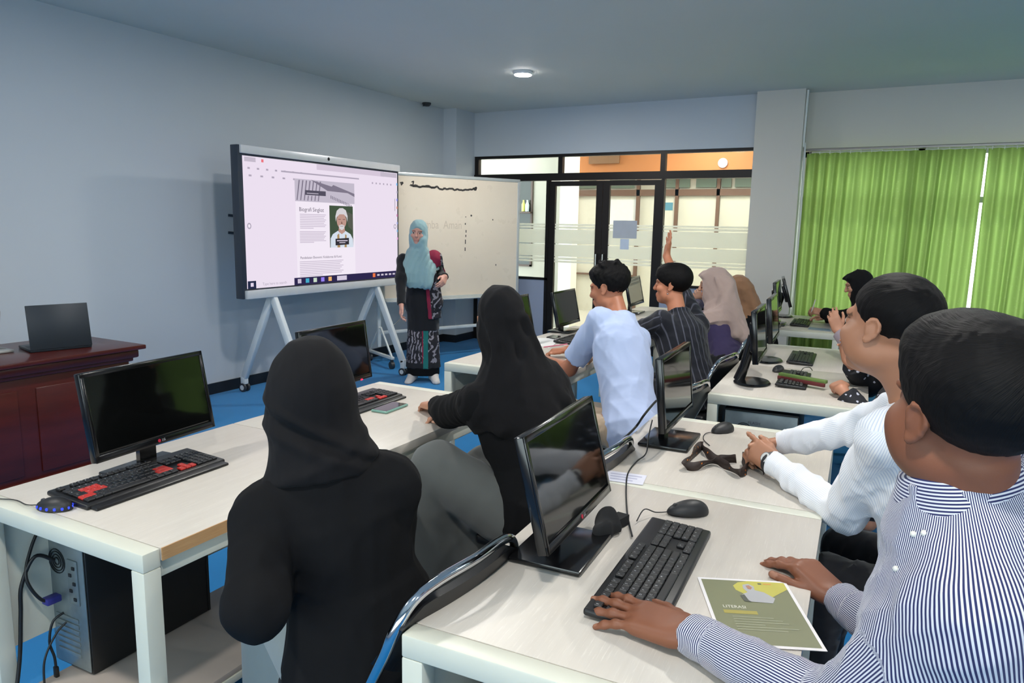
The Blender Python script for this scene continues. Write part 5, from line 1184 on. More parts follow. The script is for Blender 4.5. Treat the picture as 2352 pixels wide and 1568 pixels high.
# ================================================================ people
def hair_mat():
    t = NT('black_hair'); a = t.n('ShaderNodeAttribute'); a.attribute_name = 'strand'; n = t.noise(1.0, a.outputs['Vector'], 3, .6); n2 = t.noise(3.0, a.outputs['Vector'], 2, .6)
    t.bsdf(t.mix(n, lin((6, 5, 6)), lin((14, 12, 12))), .62, 0, .15, bump=t.math('ADD', n, t.math('MULTIPLY', n2, .5)), bstr=.5, bdist=.0035); return t.m
M_HAIR = hair_mat()
M_TROUSER = cloth('dark_trousers', (30, 30, 34)); M_BLACKROBE = cloth('black_robe', (15, 15, 17), .12, .95, 500, .0); M_BLACKSCARF = cloth('black_headscarf', (19, 18, 20), .1, .9, 900, .02)
def hair(fig, style='short', seed=1, res=.005):
    S = Sdf(); h = fig.hs; R = fig.HR; L = lambda x, y, z: fig.H+R@(V3(x, y, z)*h)
    tx, ty, tz, up = dict(short=(.0825, .104, .088, .0), volume=(.085, .110, .090, .003), bowl=(.089, .108, .096, .002), tousle=(.087, .109, .095, .003))[style]
    S.ell(L(0, -.018, .044+up), V3(tx, ty, tz)*h, R, .02)
    if style != 'short':
        S.ell(L(0, .03, .088), V3(.064, .068, .042)*h, R, .04); S.ell(L(0, -.05, .055), V3(.078, .072, .076)*h, R, .03)
    if style == 'tousle':
        r = random.Random(seed)
        for i in range(16):
            a = r.uniform(0, 6.28); e = r.uniform(.15, 1.2); d = V3(math.cos(a)*math.cos(e), math.sin(a)*math.cos(e), math.sin(e)); p = V3(0, -.015, .05)+d*V3(.085, .108, .098); S.cone(L(*p), L(*(p+d*.012+V3(r.uniform(-.02, .02), r.uniform(-.01, .03), .004))), .016*h, .006*h, .02)
    if style == 'bowl':
        S.ell(L(0, .05, .05), V3(.070, .055, .045)*h, R, .03)
    # hairline: a slanted plane from the brow to the nape, a face opening and room for the ears
    n = R@unit(V3(0, {'bowl': .70, 'short': .92}.get(style, .80), -1)); S.plane(L(0, .085, {'bowl': .034, 'short': .066}.get(style, .045)), n, .012)
    S.ell(L(0, .125, -.01 if style != 'bowl' else -.03), V3(.066, .058, .066)*h, R, .012, 's')
    for x in (-1, 1):
        S.ell(L(x*.094, .002, -.018), V3(.026, .021, .032)*h, R, .008, 's'); S.ell(L(x*.085, .06, -.03), V3(.03, .045, .05)*h, R, .012, 's')
    fo = Folds(seed, .0030 if style == 'tousle' else .0012, .035, 9, (1, .6, .5)); S.post = lambda P, d: d+fo(P)
    def strand(P):
        q = (P-fig.H)@R/h-V3(.01, -.075, .09); ax = unit((0, -.45, .9)); e1 = V3(1, 0, 0); e2 = np.cross(ax, e1); x, y, z = q@e1, q@e2, q@ax; r = np.hypot(x, y)+1e-6
        a2 = np.arctan2(y, x)+.9*r/.1; return {'strand': np.stack([np.cos(a2)*22, np.sin(a2)*22, (r-z)*14], 1)}
    return fig.put('hair', S, res, M_HAIR, strand)
def hijab_ops(fig, face=True, peak=False, infl=0.0, chest=.35, amp=.005, seed=1, shoulders=True):
    S = Sdf(); h = fig.hs; R = fig.HR; L = lambda x, y, z: fig.H+R@(V3(x, y, z)*h)
    S.ell(L(0, -.014, .030), V3(.089+infl, .110+infl, .104+infl)*h, R, .02); S.ell(L(0, .006, -.055), V3(.080+infl, .088+infl, .085+infl)*h, R, .05)
    S.cone(L(0, -.02, -.07), fig.neck+fig.R[:, 2]*.01, .078+infl, .092+infl, .05)
    k = fig.L/.53; tab = [(z, w, d, y) for z, w, d, y in fig.tab if z >= chest*k]
    if len(tab) > 1:
        S.loft(fig.pel, fig.R, tab, .05, infl=.034+infl)
        for sd in (('L', 'R') if shoulders else ()): S.ell(fig.sh[sd], V3(.05, .055, .05)+.03, None, .05)
    if peak: S.cone(L(-.05, .075, .075), L(.05, .075, .075), .018*h, .018*h, .03); S.cone(L(0, .11, .075), L(0, .07, .09), .010*h, .018*h, .03)
    if face: S.ell(L(0, .125, -.020), V3(.060, .080, .082)*h, R, .012, 's')
    fo = Folds(seed, amp, .11, 7, (1, 1, .3)); S.post = lambda P, d: d+fo(P); S.L = L
    return S
def trousers(fig, m, res=.008, infl=.018, name='trousers', seed=5):
    S = Sdf(); tab = [r for r in fig.tab if r[0] < .08]; S.loft(fig.pel, fig.R, tab, .03, infl=infl)
    fig.limbs(S, infl, arms=(), legs=True, k=.05)
    for sd in ('L', 'R'):
        if sd in fig.an: S.plane(fig.an[sd]+V3(0, 0, .0), V3(0, 0, -1), .004, c=fig.an[sd]-V3(0, 0, .1), r=.125)
    fo = Folds(seed, .006, .10); S.post = lambda P, d: d+fo(P); return fig.put(name, S, res, m)
def shoes(fig, m=None, name='shoes'):
    for sd in ('L', 'R'):
        S = Sdf(); S.cone(fig.an[sd]-V3(0, 0, .012), fig.toe[sd], .05, .042, .02); S.plane(V3(0, 0, .004), V3(0, 0, -1), .004); fig.put('shoe', S, .008, m or mat('dark_shoe', (24, 22, 22), .5))
def lens(px, py, Y=None, X=None, Z=None): return at_y(px, py, Y) if Y is not None else at_x(px, py, X) if X is not None else at_z(px, py, Z)
def PX(P):
    q = V3(P)-CP; d = q@CF; return 1176+F_PX*(q@CR)/d, 784-F_PX*(q@CU)/d
FW = V3(0, 1, 0); UP = V3(0, 0, 1)
def dirv(yaw, el=0): y, e = math.radians(yaw), math.radians(el); return V3(math.cos(y)*math.cos(e), math.sin(y)*math.cos(e), math.sin(e))
FLAT = [(6, 6, 4), (6, 6, 4), (7, 7, 4), (9, 8, 5)]; RELAX = [(22, 26, 16), (26, 30, 18), (30, 34, 20), (34, 36, 20)]; FIST = [(70, 85, 45), (74, 88, 46), (76, 90, 46), (78, 90, 46)]
def p_navy():      # the nearest man, navy striped shirt
    H = lens(2222, 950, X=1.16); neck = V3(1.19, -.10, 1.215); sk = (124, 77, 55)
    f = Fig((1.23, -.25, .60), neck, 72, H, 32, 4, -4, 1.03, hs=1.05); f.cheek = 1.0
    f.sh['L'] = V3(1.075, -.115, 1.085); f.sh['R'] = V3(1.40, -.17, 1.10)
    f.arm('L', lens(1580, 1452, Z=.792), None, dirv(78, -4), V3(-.1, .1, 1), el=(1.165, .035, .82), size=1.2, curl=[(2, 8, 6), (0, 6, 5), (2, 8, 6), (4, 10, 8)], spread=9, thumb=(48, 22, 14))
    f.arm('R', (1.735, .075, .738), None, dirv(62, 24), V3(-.2, -.3, 1), el=(1.52, -.10, .75), size=1.08, curl=[(34, 10, 6), (36, 12, 6), (38, 14, 8), (38, 14, 8)], spread=3, thumb=(30, 6, 4))
    f.sit(kneeL=(1.16, .10, .56), kneeR=(1.42, .05, .56), fwd=(0.1, 1, 0))
    f.body('person', 'man in a navy and white striped shirt, one hand on the keyboard', .0042, sk)
    T = f.top(.013, 11, .0035, .13, 1.0, -.10, collar=False)
    T.cone(neck-f.R[:, 2]*.06, neck+f.R[:, 2]*.012, .125, .088, .03); T.plane(neck+f.R[:, 2]*.022, f.R[:, 2]+f.R[:, 1]*.35, .004, c=neck+f.R[:, 2]*.12, r=.125)
    T.ell(f.pel+f.R[:, 2]*.40+f.R[:, 1]*.07, V3(.155, .085, .14), f.R, .06)
    up = unit(f.H-f.neck+V3(0, 0, .1)+f.R[:, 1]*.05); c = f.neck+f.R[:, 2]*.022
    m = stripes('navy_striped_cotton', (206, 206, 214), (42, 46, 88), .50, .14)
    f.put('shirt', T, .005, m, stripe_attrs(f, .0046, .055))
    C = Sdf(); C.cone(c-up*.035, c+up*.03, .098, .073, .01); C.plane(c+up*.032, up+f.R[:, 1]*.40, .003); C.plane(c-up*.035, -up-f.R[:, 1]*.25, .003); C.ell(c+f.R[:, 1]*.115+up*.03, V3(.02, .06, .05), f.R, .006, 's')
    sa = stripe_attrs(f, .0046); f.put('collar', C, .004, m, lambda P: (lambda q: {'ang': np.tile(V3(1, 0, 0), (len(P), 1)), 'lin': ((P-c)@up)/.0046*2*PI})(0))
    for px, py in ((2122, 1224), (2098, 1226), (2058, 1306)):
        p = snap(T, CP+unit(ray(px, py))*.6, ray(px, py))
        if p[0] > 2: continue
        b = MB(); b.ball(p, (.0045, .0045, .0045), 10, 6); b.obj('button', mat('shirt_button', (214, 212, 204), .4), f.o)
    trousers(f, M_TROUSER); shoes(f); hair(f, 'volume', 21, .0045)
    return f
def p_white():     # man in the white shirt, hands clasped
    H = lens(2040, 752, X=2.07); neck = lens(2050, 880, X=2.12)+V3(.0, -.06, .0); sk = (164, 115, 88)
    f = Fig((2.24, -.16, .60), neck, 62, H, 56, 4, 2, 1.03, hs=1.10); f.cheek = .92
    f.arm('L', lens(1775, 1062, Z=.81), None, dirv(52, 12), dirv(150, 35), el=(2.22, .10, .765), curl=[(6, 14, 8), (60, 70, 35), (64, 74, 36), (66, 74, 36)], spread=4, thumb=(26, 16, 12))
    f.arm('R', lens(1790, 1020, X=2.62), V3(2.8, -.2, .5), dirv(116, -6), dirv(30, 50), curl=[(44, 46, 26), (48, 50, 28), (52, 54, 30), (54, 54, 30)], spread=2, thumb=(34, 20, 12))
    f.sit(kneeL=(2.22, .12, .56), kneeR=(2.46, .10, .56), fwd=(.1, 1, 0))
    f.body('person', 'man in a white shirt with clasped hands, one finger pointing', .0045, sk)
    m = stripes('pale_striped_cotton', (240, 241, 244), (206, 212, 226), .26, .2)
    T = f.top(.018, 15, .0065, .16, 1.0, -.10, neck_r=.066); f.put('shirt', T, .0055, m, stripe_attrs(f, .0055, .05))
    w = f.wr['L']; ax = unit(f.wr['L']-f.el['L']); b = MB(); T_ = frame_M(w+ax*.002, np.cross(ax, UP), UP-ax*(UP@ax)); 
    b.tube([T_ @ Vector((.036*math.cos(a*PI/12), .031*math.sin(a*PI/12), 0)) for a in range(24)], .009, 8, closed=True)
    st = tag(b.obj('wristwatch', mat('watch_strap', (28, 28, 32), .5)), 'wristwatch with a pale dial on the clasped left wrist', 'watch')
    d = unit(CP-w); d = unit(d-ax*(d@ax)); cc = w+ax*.002+d*.034; b = MB(); b.cyl(cc-d*.006, cc+d*.005, .019, 24); k = b.obj('case', mat('watch_steel', (150, 150, 154), .3, .9), st); b = MB(); b.cyl(cc+d*.005, cc+d*.0058, .0165, 24); b.obj('dial', mat('watch_dial', (206, 206, 204), .3), k)
    trousers(f, M_TROUSER); shoes(f); hair(f, 'short', 31, .0045)
    return f
def p_nearscarf():
    H = lens(716, 900, Y=1.19); neck = H+V3(.0, -.035, -.175)
    f = Fig((1.27, 1.07, .575), neck, 52, H, 42, 0, 0, .98, True)
    f.sh['L'] += V3(0, 0, -.015); f.sh['R'] += V3(0, 0, -.03)-f.R[:, 0]*.015
    f.arm('L', (1.36, 1.40, .70), None, dirv(60, -4), UP, el=lens(588, 1395, Y=1.12), curl=RELAX, spread=4); f.arm('R', (1.50, 1.38, .68), None, dirv(80, -10), UP, el=lens(880, 1380, Y=1.14), curl=RELAX)
    f.sit(kneeL=(1.38, 1.50, .565), kneeR=(1.58, 1.48, .565), fwd=(.1, 1, 0))
    f.body('person', 'woman in a black headscarf and black robe seen from behind beside the stickered chair', .007, (176, 128, 100))
    T = f.top(.020, 41, .004, .15, 1.0, -.13, collar=False, loose=.010, hem_flare=.012)
    T.loft((1.28, 1.06, 0), ypr(56), [(.10, .235, .20, -.02), (.3, .225, .19, -.02), (.5, .205, .165, -.01), (.62, .18, .13, 0)], .06)
    for sd in ('L', 'R'): T.cone(f.neck+f.R[:, 2]*.0, f.sh[sd]+f.R[:, 2]*.0, .088, .062, .05)
    f.put('robe', T, .007, M_BLACKROBE)
    S = Sdf(); f.limbs(S, .045, arms=(), k=.08); S.cone(f.kn['L']-V3(0, 0, .05), f.kn['R']-V3(0, 0, .05), .09, .09, .06)
    S.loft((1.43, 1.30, .10), np.eye(3), [(0, .20, .22, 0), (.2, .19, .22, 0), (.42, .16, .24, -.02)], .08); S.plane((1.3, 1.3, .09), (0, 0, -1)); f.put('skirt', S, .010, cloth('grey_green_skirt', (132, 140, 140), .12, .9, 200))
    S = hijab_ops(f, face=False, infl=.003, amp=.002, seed=43, chest=.60, shoulders=False); L = S.L; n0 = f.neck; r = f.R
    S.ell(L(0, -.020, .005), V3(.097, .112, .100), f.HR, .03); S.cone(L(0, -.012, -.05), n0+r[:, 2]*.02, .090, .118, .05); S.cone(n0+r[:, 2]*.03-r[:, 0]*.03, n0-r[:, 0]*.115-r[:, 2]*.015, .07, .03, .05)
    S.plane(n0-r[:, 2]*.012, -r[:, 2]-r[:, 0]*.12, .006)
    fo = Folds(43, .002, .11, 7, (1, 1, .3)); e1, e2 = f.HR[:, 0], f.HR[:, 2]
    def wrap(P, d):     # soft diagonal wraps round the nape
        q = (P-f.H)@f.HR; v = q[:, 2]+.55*q[:, 0]; w = np.clip((.03-q[:, 2])/.09, 0, 1)*np.clip((.03-q[:, 1])/.05, 0, 1)
        return d+fo(P)-.0075*w*(1.3*np.exp(-((v+.055)/.013)**2)+np.exp(-((v+.105-.2*q[:, 0])/.016)**2)-.9*np.exp(-((v+.080)/.012)**2)+.8*np.exp(-((q[:, 2]-.5*q[:, 0]+.15)/.016)**2))
    S.post = wrap; f.put('headscarf', S, .0055, M_BLACKSCARF); return f
def p_secondscarf():
    H = lens(1150, 735, Y=1.27); neck = H+V3(-.01, -.05, -.20)
    f = Fig((2.22, 1.04, .575), neck, 50, H, 40, 0, -3, .96, True)
    f.sh['R'] -= f.R[:, 0]*.045; f.arm('L', lens(1000, 932, Z=.795), V3(1.7, 1.35, .55), dirv(60, -6), UP, curl=[(30, 40, 24)]*4, spread=3); f.arm('R', (2.50, 1.60, .79), V3(2.5, .8, .3), dirv(115, -4), UP, curl=RELAX)
    f.sit(kneeL=lens(1005, 1075, Y=1.46), kneeR=(2.52, 1.48, .56), fwd=(.1, 1, 0))
    f.body('person', 'woman in a long black headscarf resting her forearm on the desk', .007, (180, 130, 104))
    T = f.top(.018, 51, .004, .14, 1.0, -.13, collar=False, loose=.010, hem_flare=.012); T.loft(f.pel-f.R[:, 1]*.03, ypr(50), [(-.32, .205, .16, -.03), (-.12, .195, .155, -.01), (.0, .18, .135, 0), (.06, .17, .125, 0)], .06); f.put('robe', T, .007, M_BLACKROBE)
    S = Sdf(); f.limbs(S, .05, arms=(), k=.08); S.loft(((f.kn['L']+f.kn['R'])/2-V3(0, .1, .46)), np.eye(3), [(0, .2, .2, 0), (.2, .2, .2, 0), (.42, .19, .2, 0)], .10); S.plane((2.3, 1.3, .09), (0, 0, -1)); fo = Folds(52, .004, .2); S.post = lambda P, d: d+fo(P); f.put('skirt', S, .010, cloth('grey_skirt', (92, 94, 92), .12, .9, 200))
    S = hijab_ops(f, face=False, infl=.0, amp=.003, seed=53, chest=.34); L = S.L; r = f.R
    S.cone(f.neck-r[:, 2]*.02, f.sh['R']-r[:, 0]*.01, .10, .085, .06); S.cone(f.sh['R']-r[:, 0]*.01, f.pel+r[:, 2]*.22+r[:, 0]*.15-r[:, 1]*.04, .085, .07, .06); S.cone(f.neck-r[:, 2]*.05-r[:, 1]*.03, f.pel+r[:, 2]*.30-r[:, 1]*.06, .12, .11, .07)
    for i, (x0, x1, y1, z1, w) in enumerate(((-.05, -.10, -.10, -.27, .026), (-.01, -.03, -.14, -.36, .030), (.035, .05, -.15, -.40, .030), (.07, .13, -.11, -.33, .028), (.0, .10, -.14, -.22, .024))):
        S.cone(L(x0, -.095, .02), f.neck+r[:, 0]*x1*.8+r[:, 1]*(y1*.75)+r[:, 2]*(z1*.25), .016, w, .028); S.cone(f.neck+r[:, 0]*x1*.8+r[:, 1]*(y1*.75)+r[:, 2]*(z1*.25), f.neck+r[:, 0]*x1*1.2+r[:, 1]*(y1*.9)+r[:, 2]*z1*.62, w, w*.8, .04)
    f.put('headscarf', S, .0055, M_BLACKSCARF); return f
def p_blue():
    H = lens(1398, 662, Y=1.40); neck = H+V3(-.05, -.085, -.155); sk = (168, 108, 80)
    f = Fig((3.33, 1.12, .585), neck, 88, H, 82, -10, 0, 1.0, hs=1.03); f.sh['L'] += V3(.06, .05, -.02)
    f.arm('L', (3.74, 1.82, .805), None, dirv(48, -2), V3(-.3, .3, 1), el=(3.62, 1.60, .795), curl=[(40, 46, 26)]*4, spread=3, thumb=(36, 22, 14)); f.arm('R', (4.16, 1.86, .80), V3(4.3, 1.2, .6), dirv(125, -2), V3(.2, 0, 1), curl=[(36, 44, 26)]*4, thumb=(30, 20, 14))
    f.sit(kneeL=(3.28, 1.52, .57), kneeR=(3.58, 1.54, .57), fwd=(.1, 1, 0))
    f.body('person', 'man in a light blue short-sleeved shirt leaning on his forearms', .0055, sk)
    T = f.top(.016, 61, .0045, .15, .37, -.13, neck_r=.062, loose=.006, hem_flare=.012)
    T.loft(f.pel-f.R[:, 1]*.03, f.R, [(-.22, .15, .11, -.03), (-.12, .175, .135, -.01), (.0, .17, .13, 0)], .05)
    f.put('shirt', T, .0065, cloth('light_blue_cotton', (172, 186, 218), .05)); trousers(f, cloth('beige_trousers', (172, 152, 130), .12), .007, .014, seed=63); shoes(f); hair(f, 'tousle', 65, .0055); return f
def p_pinstripe():
    H = lens(1543, 655, Y=1.32); neck = H+V3(-.025, -.05, -.185); sk = (186, 122, 92)
    f = Fig((4.40, 1.10, .585), neck, 68, H, 92, 2, 0, 1.0, hs=1.03)
    f.arm('L', (4.50, 1.80, .80), V3(4.1, 1.4, .5), dirv(80, -2), UP, curl=RELAX)
    w = lens(1531, 588, Y=1.50); f.arm('R', w, V3(5.4, 1.6, .7), lens(1541, 530, Y=1.50)-w, dirv(-52, 0), curl=[(4, 5, 4), (2, 5, 4), (4, 6, 4), (6, 8, 5)], spread=2, thumb=(52, 8, 6))
    f.sit(kneeL=(4.30, 1.52, .57), kneeR=(4.58, 1.52, .57), fwd=(.1, 1, 0))
    f.body('person', 'man in a dark pinstripe shirt raising his hand', .006, sk)
    m = stripes('dark_pinstripe', (30, 32, 40), (82, 84, 96), .06, .06); T = f.top(.016, 71, .004, .14, .68, -.12, neck_r=.062, loose=.012)
    f.put('shirt', T, .007, m, stripe_attrs(f, .042, .0)); trousers(f, M_TROUSER, .009); shoes(f); hair(f, 'bowl', 75, .0055)
    e = f.H+f.HR@(V3(-.083, .0, -.048)*f.hs); b = MB(); b.ball(e, (.005, .005, .005), 10, 6); b.obj('earring', mat('earring_silver', (220, 220, 220), .2, 1), f.o); return f
def p_beige():
    H = lens(1640, 655, Y=1.31); neck = H+V3(-.03, -.045, -.20)
    f = Fig((5.46, 1.10, .58), neck, 70, H, 100, -4, 0, 1.0, True, hs=1.05)
    w = lens(1606, 695, Y=1.52); f.sh['L'] += V3(0, .03, -.05); f.arm('L', w, None, lens(1597, 655, Y=1.50)-w, dirv(190, 20), el=(5.40, 1.46, .88), curl=[(50, 60, 30)]*4, spread=2, thumb=(30, 20, 12)); f.arm('R', (5.75, 1.76, .80), V3(6.0, 1.3, .5), dirv(100, -3), UP, curl=RELAX)
    f.sit(kneeL=(5.36, 1.52, .57), kneeR=(5.62, 1.52, .57), fwd=(.1, 1, 0))
    f.body('person', 'woman in a beige headscarf and purple top, hand at her mouth', .007, (196, 148, 122))
    T = f.top(.018, 81, .004, .14, 1.0, -.12, collar=False, loose=.006); f.put('top', T, .008, cloth('purple_knit', (62, 54, 88), .1)); trousers(f, M_TROUSER, .010)
    S = hijab_ops(f, True, True, .006, .36, .003, 83); L = S.L; r = f.R
    for x0, x1, y1, z1, w_ in ((.05, .04, -.15, -.30, .05), (.0, -.03, -.13, -.26, .045), (-.05, -.10, -.06, -.16, .04)): S.cone(L(x0, -.10, .0), f.neck+r[:, 0]*x1+r[:, 1]*y1+r[:, 2]*z1, .05, w_, .05)
    for x0 in (-.055, -.02, .03): S.cone(L(x0-.05, -.01, .07), L(x0+.0, -.11, -.20), .010, .018, .025)
    f.put('headscarf', S, .0065, cloth('beige_scarf', (178, 156, 148), .07)); return f
def p_brown():
    H = lens(1693, 668, Y=1.27); neck = H+V3(-.02, -.04, -.20)
    f = Fig((6.38, 1.08, .57), neck, 62, H, 66, -4, 0, .98, True, hs=1.04)
    f.arm('L', (6.40, 1.78, .80), V3(6.1, 1.3, .5), dirv(80), UP, curl=RELAX); f.arm('R', (6.72, 1.74, .80), V3(7.0, 1.3, .5), dirv(100), UP, curl=RELAX)
    f.sit(fwd=(.1, 1, 0)); f.body('person', 'woman in a brown headscarf and black top behind the beige headscarf', .008, (190, 140, 112))
    T = f.top(.024, 91, .004, .14, 1.0, -.12, collar=False, loose=.02); f.put('top', T, .009, M_BLACKROBE); trousers(f, M_TROUSER, .011)
    S = hijab_ops(f, True, False, .006, .36, .005, 93); L = S.L; r = f.R
    for x0, x1, y1, z1, w_ in ((.04, .10, -.12, -.26, .04), (.0, .03, -.13, -.22, .045)): S.cone(L(x0, -.09, .0), f.neck+r[:, 0]*x1+r[:, 1]*y1+r[:, 2]*z1, .05, w_, .05)
    f.put('headscarf', S, .0075, cloth('brown_scarf', (150, 112, 84), .08)); return f
def p_writer():
    H = lens(1972, 655, X=6.72); neck = H+V3(-.02, -.055, -.19)
    f = Fig((6.86, .02, .57), neck, 75, H, 100, -14, 0, .98, True, hs=1.0)
    w = lens(1893, 718, X=6.98); f.arm('L', w, V3(6.6, .3, .5), dirv(100, 10), dirv(180, 50), curl=[(46, 50, 28)]*4, thumb=(26, 18, 12)); f.arm('R', (7.16, .62, .80), V3(7.4, .1, .5), dirv(110), UP, curl=RELAX)
    f.sit(fwd=(.05, 1, 0)); f.body('person', 'woman in a black headscarf writing with a pale pen by the curtain', .007, (186, 136, 110))
    T = f.top(.022, 101, .004, .13, 1.0, -.12, collar=False, loose=.016); f.put('top', T, .009, M_BLACKROBE); trousers(f, M_TROUSER, .011)
    S = hijab_ops(f, True, True, .002, .36, .004, 103); f.put('headscarf', S, .0065, M_BLACKSCARF)
    hn = f.wr['L']+dirv(100, 10)*.09; b = MB(); b.tube([hn+V3(0, .02, -.03), hn+V3(-.02, -.01, .10)], .005, 8); tag(b.obj('pen', mat('white_pen', (214, 214, 206), .4)), 'pale pen held upright by the woman by the curtain', 'pen'); return f
def p_floral():
    H = V3(4.07, .095, 1.05); neck = V3(4.10, .0, .90)
    f = Fig((4.14, -.35, .57), neck, 78, H, 85, -5, 0, .97, True)
    w = lens(1932, 892, Z=.80); f.arm('L', w, V3(3.8, .1, .6), lens(1908, 868, Z=.815)-w, dirv(150, 60), curl=FIST, thumb=(30, 34, 24)); f.arm('R', lens(1952, 832, X=4.20), V3(4.6, -.1, .6), dirv(100, 75), dirv(0, 20), curl=RELAX)
    f.sit(fwd=(.05, 1, 0)); f.body('person', 'person in black cloth with white flowers, fist on the desk, mostly hidden', .007, (182, 128, 102))
    t = NT('black_floral_cloth'); v = t.n('ShaderNodeTexVoronoi'); v.inputs['Scale'].default_value = 26; t.l(t.coords(), v.inputs[0]); n = t.noise(70, t.coords(), 3); d = t.math('ADD', v.outputs[0], t.math('MULTIPLY', n, .34)); t.bsdf(t.mix(t.math('LESS_THAN', d, .37), lin((26, 26, 32)), lin((190, 190, 204))), .85)
    T = f.top(.022, 111, .004, .12, .94, -.12, collar=False, loose=.018); f.put('top', T, .007, t.m); trousers(f, M_TROUSER, .011)
    S = hijab_ops(f, True, False, .0, .38, .004, 113); f.put('headscarf', S, .008, M_BLACKSCARF); return f
def p_mauve():
    H = V3(5.16, .085, 1.12); neck = V3(5.18, -.01, .95)
    f = Fig((5.22, -.33, .57), neck, 80, H, 88, -4, 0, .97, True)
    w = lens(1926, 760, X=5.1); f.arm('L', w, V3(4.9, .2, .6), lens(1917, 735, X=5.1)-w, dirv(170, 30), curl=RELAX); f.arm('R', (5.36, .02, .64), V3(5.6, -.3, .5), dirv(100), UP, curl=RELAX)
    f.sit(fwd=(.05, 1, 0)); f.body('person', 'person in black with a mauve cuff at the desk below the writer, mostly hidden', .008, (186, 134, 108))
    T = f.top(.020, 121, .004, .12, .80, -.12, collar=False, loose=.016); f.put('top', T, .009, M_BLACKROBE)
    S = Sdf(); a = f.el['L']+(f.wr['L']-f.el['L'])*.45; c = f.el['L']+(f.wr['L']-f.el['L'])*.95; S.cone(a, c, .055, .048, .01); S.plane(c, c-a, .003); f.put('cuff', S, .006, cloth('mauve_cloth', (150, 138, 148))); trousers(f, M_TROUSER, .011)
    S = hijab_ops(f, True, False, .0, .38, .004, 123); f.put('headscarf', S, .008, M_BLACKSCARF); return f
def p_teacher():
    b0 = V3(5.99, 4.19, 0); H = b0+(lens(961, 535, Y=4.19)-b0)*V3(1, 1, 1); H = V3(H[0], H[1], H[2]); neck = H+V3(.035, .03, -.20); pel = lens(972, 700, Y=4.24); pel = V3(pel[0], pel[1], .80)
    f = Fig(pel, neck, 212, H, 205, -2, -3, .97, True, hs=.98); rt = f.R[:, 0]; fw = f.R[:, 1]
    f.arm('R', lens(922, 700, Y=4.20), None, lens(918, 730, Y=4.25)-lens(922, 700, Y=4.26), rt*1.0+fw*.2, el=lens(921, 640, Y=4.28), curl=RELAX, spread=3)
    w = f.pel+fw*.26-rt*.185+V3(0, 0, .16); w = lens(1022, 636, Y=4.0); f.arm('L', w, w+V3(.5, .3, -.3), lens(1010, 668, Y=3.93)-w, -rt*.8+fw*.3+UP*.3, curl=RELAX, spread=3)
    for sd, s_ in (('L', -1), ('R', 1)):
        f.kn[sd] = pel+rt*.085*s_+V3(0, 0, -.36)+fw*.02; f.an[sd] = V3(*(f.kn[sd]+rt*.02*s_)[:2], .085); f.toe[sd] = f.an[sd]+unit(fw+rt*.25*s_)*.15-V3(0, 0, .045); f.hip[sd] = pel+rt*.085*s_
    f.body('person', 'standing woman in a pale blue headscarf, black tunic and patterned skirt beside the display', .006, (202, 150, 134))
    T = f.top(.012, 131, .003, .14, 1.0, -.09, collar=False, loose=.003, aniso=(1, 1, .2)); rh = unit(f.R[:, 0]*V3(1, 1, 0)); E = np.stack([rh, np.cross(UP, rh), UP], 1)
    T.loft(V3(pel[0], pel[1], 0), E, [(.52, .165, .13, 0), (.62, .165, .13, 0), (.80, .168, .135, 0), (.95, .15, .125, 0), (1.05, .15, .12, 0)], .05); f.put('tunic', T, .007, cloth('black_tunic', (30, 30, 33), .1, .9))
    t = NT('ikat_batik'); co = t.coords((1, 1, 1)); wv = t.n('ShaderNodeTexWave'); wv.wave_type = 'RINGS'; wv.inputs['Scale'].default_value = 9; wv.inputs['Distortion'].default_value = 9; wv.inputs['Detail'].default_value = 2; t.l(co, wv.inputs[0])
    v = t.n('ShaderNodeTexVoronoi'); v.inputs['Scale'].default_value = 13; t.l(co, v.inputs[0]); a = t.math('GREATER_THAN', wv.outputs[1], .58); a = t.math('MULTIPLY', a, t.math('GREATER_THAN', t.noise(24, co, 2), .46)); c = t.mix(a, lin((34, 30, 36)), lin((150, 142, 148)))
    at_ = t.n('ShaderNodeAttribute'); at_.attribute_name = 'band'; sx = t.n('ShaderNodeSeparateXYZ'); t.l(at_.outputs['Vector'], sx.inputs[0]); c = t.mix(sx.outputs[0], c, lin((132, 24, 56))); c = t.mix(sx.outputs[1], c, lin((24, 110, 104))); c = t.mix(sx.outputs[2], c, lin((26, 24, 28))); t.bsdf(c, .85); mb = t.m
    S = Sdf(); S.loft(V3(pel[0], pel[1], 0), E, [(.135, .185, .14, 0), (.3, .175, .135, 0), (.6, .160, .125, 0), (.8, .15, .115, 0)], .02); fo = Folds(133, .005, .16, 7, (1, 1, .12)); S.post = lambda P, d: d+fo(P)
    def band_s(P):
        q = (P-V3(pel[0], pel[1], 0))@E; u = q[:, 0]; fr = q[:, 1] > 0; bnd = np.zeros((len(P), 3)); bnd[:, 1] = (fr & (np.abs(u+.035) < .024)); bnd[:, 0] = (fr & (np.abs(u+.004) < .006)); bnd[:, 2] = (P[:, 2] < .20)&(bnd[:, 1] < .5); return {'band': bnd}
    f.put('skirt', S, .006, mb, band_s)
    S = Sdf(); S.loft(V3(pel[0], pel[1], 0), E, [(.065, .165, .125, 0), (.2, .165, .125, 0)], .02); f.put('underskirt', S, .008, M_BLACKROBE)
    for sd in ('L', 'R'):
        S = Sdf(); S.cone(f.an[sd]+V3(0, 0, .04), f.an[sd]-V3(0, 0, .03), .046, .046, .02); S.cone(f.an[sd]-V3(0, 0, .03), f.toe[sd], .046, .038, .03); S.plane(V3(0, 0, .004), V3(0, 0, -1), .004); f.put('sock', S, .006, cloth('pale_sock', (204, 198, 194)))
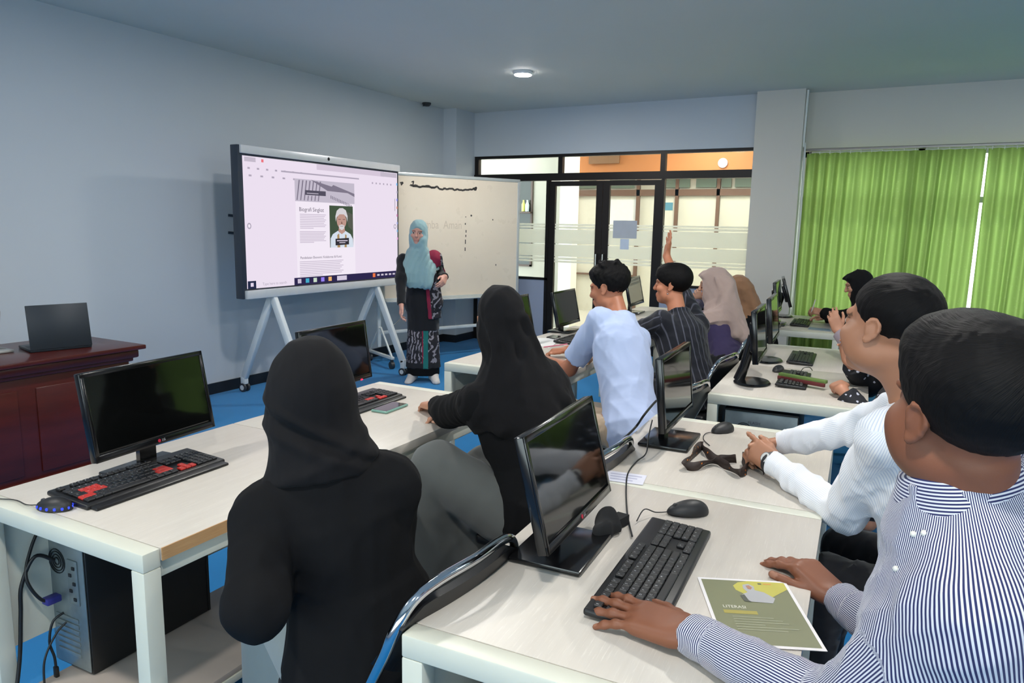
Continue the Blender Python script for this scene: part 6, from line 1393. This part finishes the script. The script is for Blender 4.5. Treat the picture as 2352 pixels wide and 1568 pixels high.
    T = f.top(.022, 135, .003, .14, .62, -.09, arms=('L',), collar=False, loose=.012); T.loft(V3(pel[0], pel[1], 0), E, [(.64, .185, .15, 0), (.8, .185, .15, 0), (1.0, .17, .14, 0)], .04); T.plane(f.pel-f.R[:, 0]*.045, f.R[:, 0]*1.0, .006)
    def band_c(P):
        q = (P-f.pel)@f.R; b = np.zeros((len(P), 3)); ax = unit(f.el['L']-f.sh['L']); e2 = f.el['L']+(f.wr['L']-f.el['L'])*.24; b[:, 0] = ((q[:, 0] > -.085) & (q[:, 1] > 0) & (q[:, 2] < .3)) | ((q[:, 2] > .37) & (q[:, 0] > -.215)) | (np.linalg.norm(P-e2, axis=1) < .075) ; return {'band': b}
    f.put('batik_cardigan', T, .007, mb, band_c)
    S = hijab_ops(f, True, False, .004, .32, .003, 137, shoulders=False); L = S.L; r = f.R; EU = E
    S.loft(f.neck, EU, [(-.33, .085, .035, .10), (-.27, .15, .06, .10), (-.18, .172, .09, .07), (-.08, .150, .10, .04), (.02, .10, .09, .01)], .05)
    S.cone(L(-.06, .05, -.07), f.neck-r[:, 0]*.10+r[:, 1]*.13-UP*.27, .03, .05, .05); fo = Folds(137, .003, .11, 7, (1, 1, .3))
    def drape(P, d):
        q = (P-f.neck)@EU; u = q[:, 0]+.35*q[:, 2]; w_ = np.clip((.10-q[:, 2])/.12, 0, 1)*(q[:, 1] > -.05); return d+fo(P)-w_*.007*(np.abs(np.sin(u*62+1.2*np.sin(q[:, 2]*14)))-.55)
    S.post = drape
    f.put('headscarf', S, .0055, cloth('pale_blue_scarf', (136, 166, 171), .07)); return f
import time as _t
for fn in PEOPLE:
    t0 = _t.time(); fg = globals()[fn](); print(fn, round(_t.time()-t0, 1), 's', 'shL', [round(v) for v in PX(fg.sh['L'])], 'shR', [round(v) for v in PX(fg.sh['R'])], 'H', [round(v) for v in PX(fg.H)], 'el', {k: [round(v) for v in PX(p)] for k, p in fg.el.items()})
# ================================================================ output look
vs_ = SC.view_settings
vs_.view_transform = 'Standard'; vs_.look = 'None'; vs_.exposure = 0.0; vs_.gamma = 1.0; vs_.use_curve_mapping = False
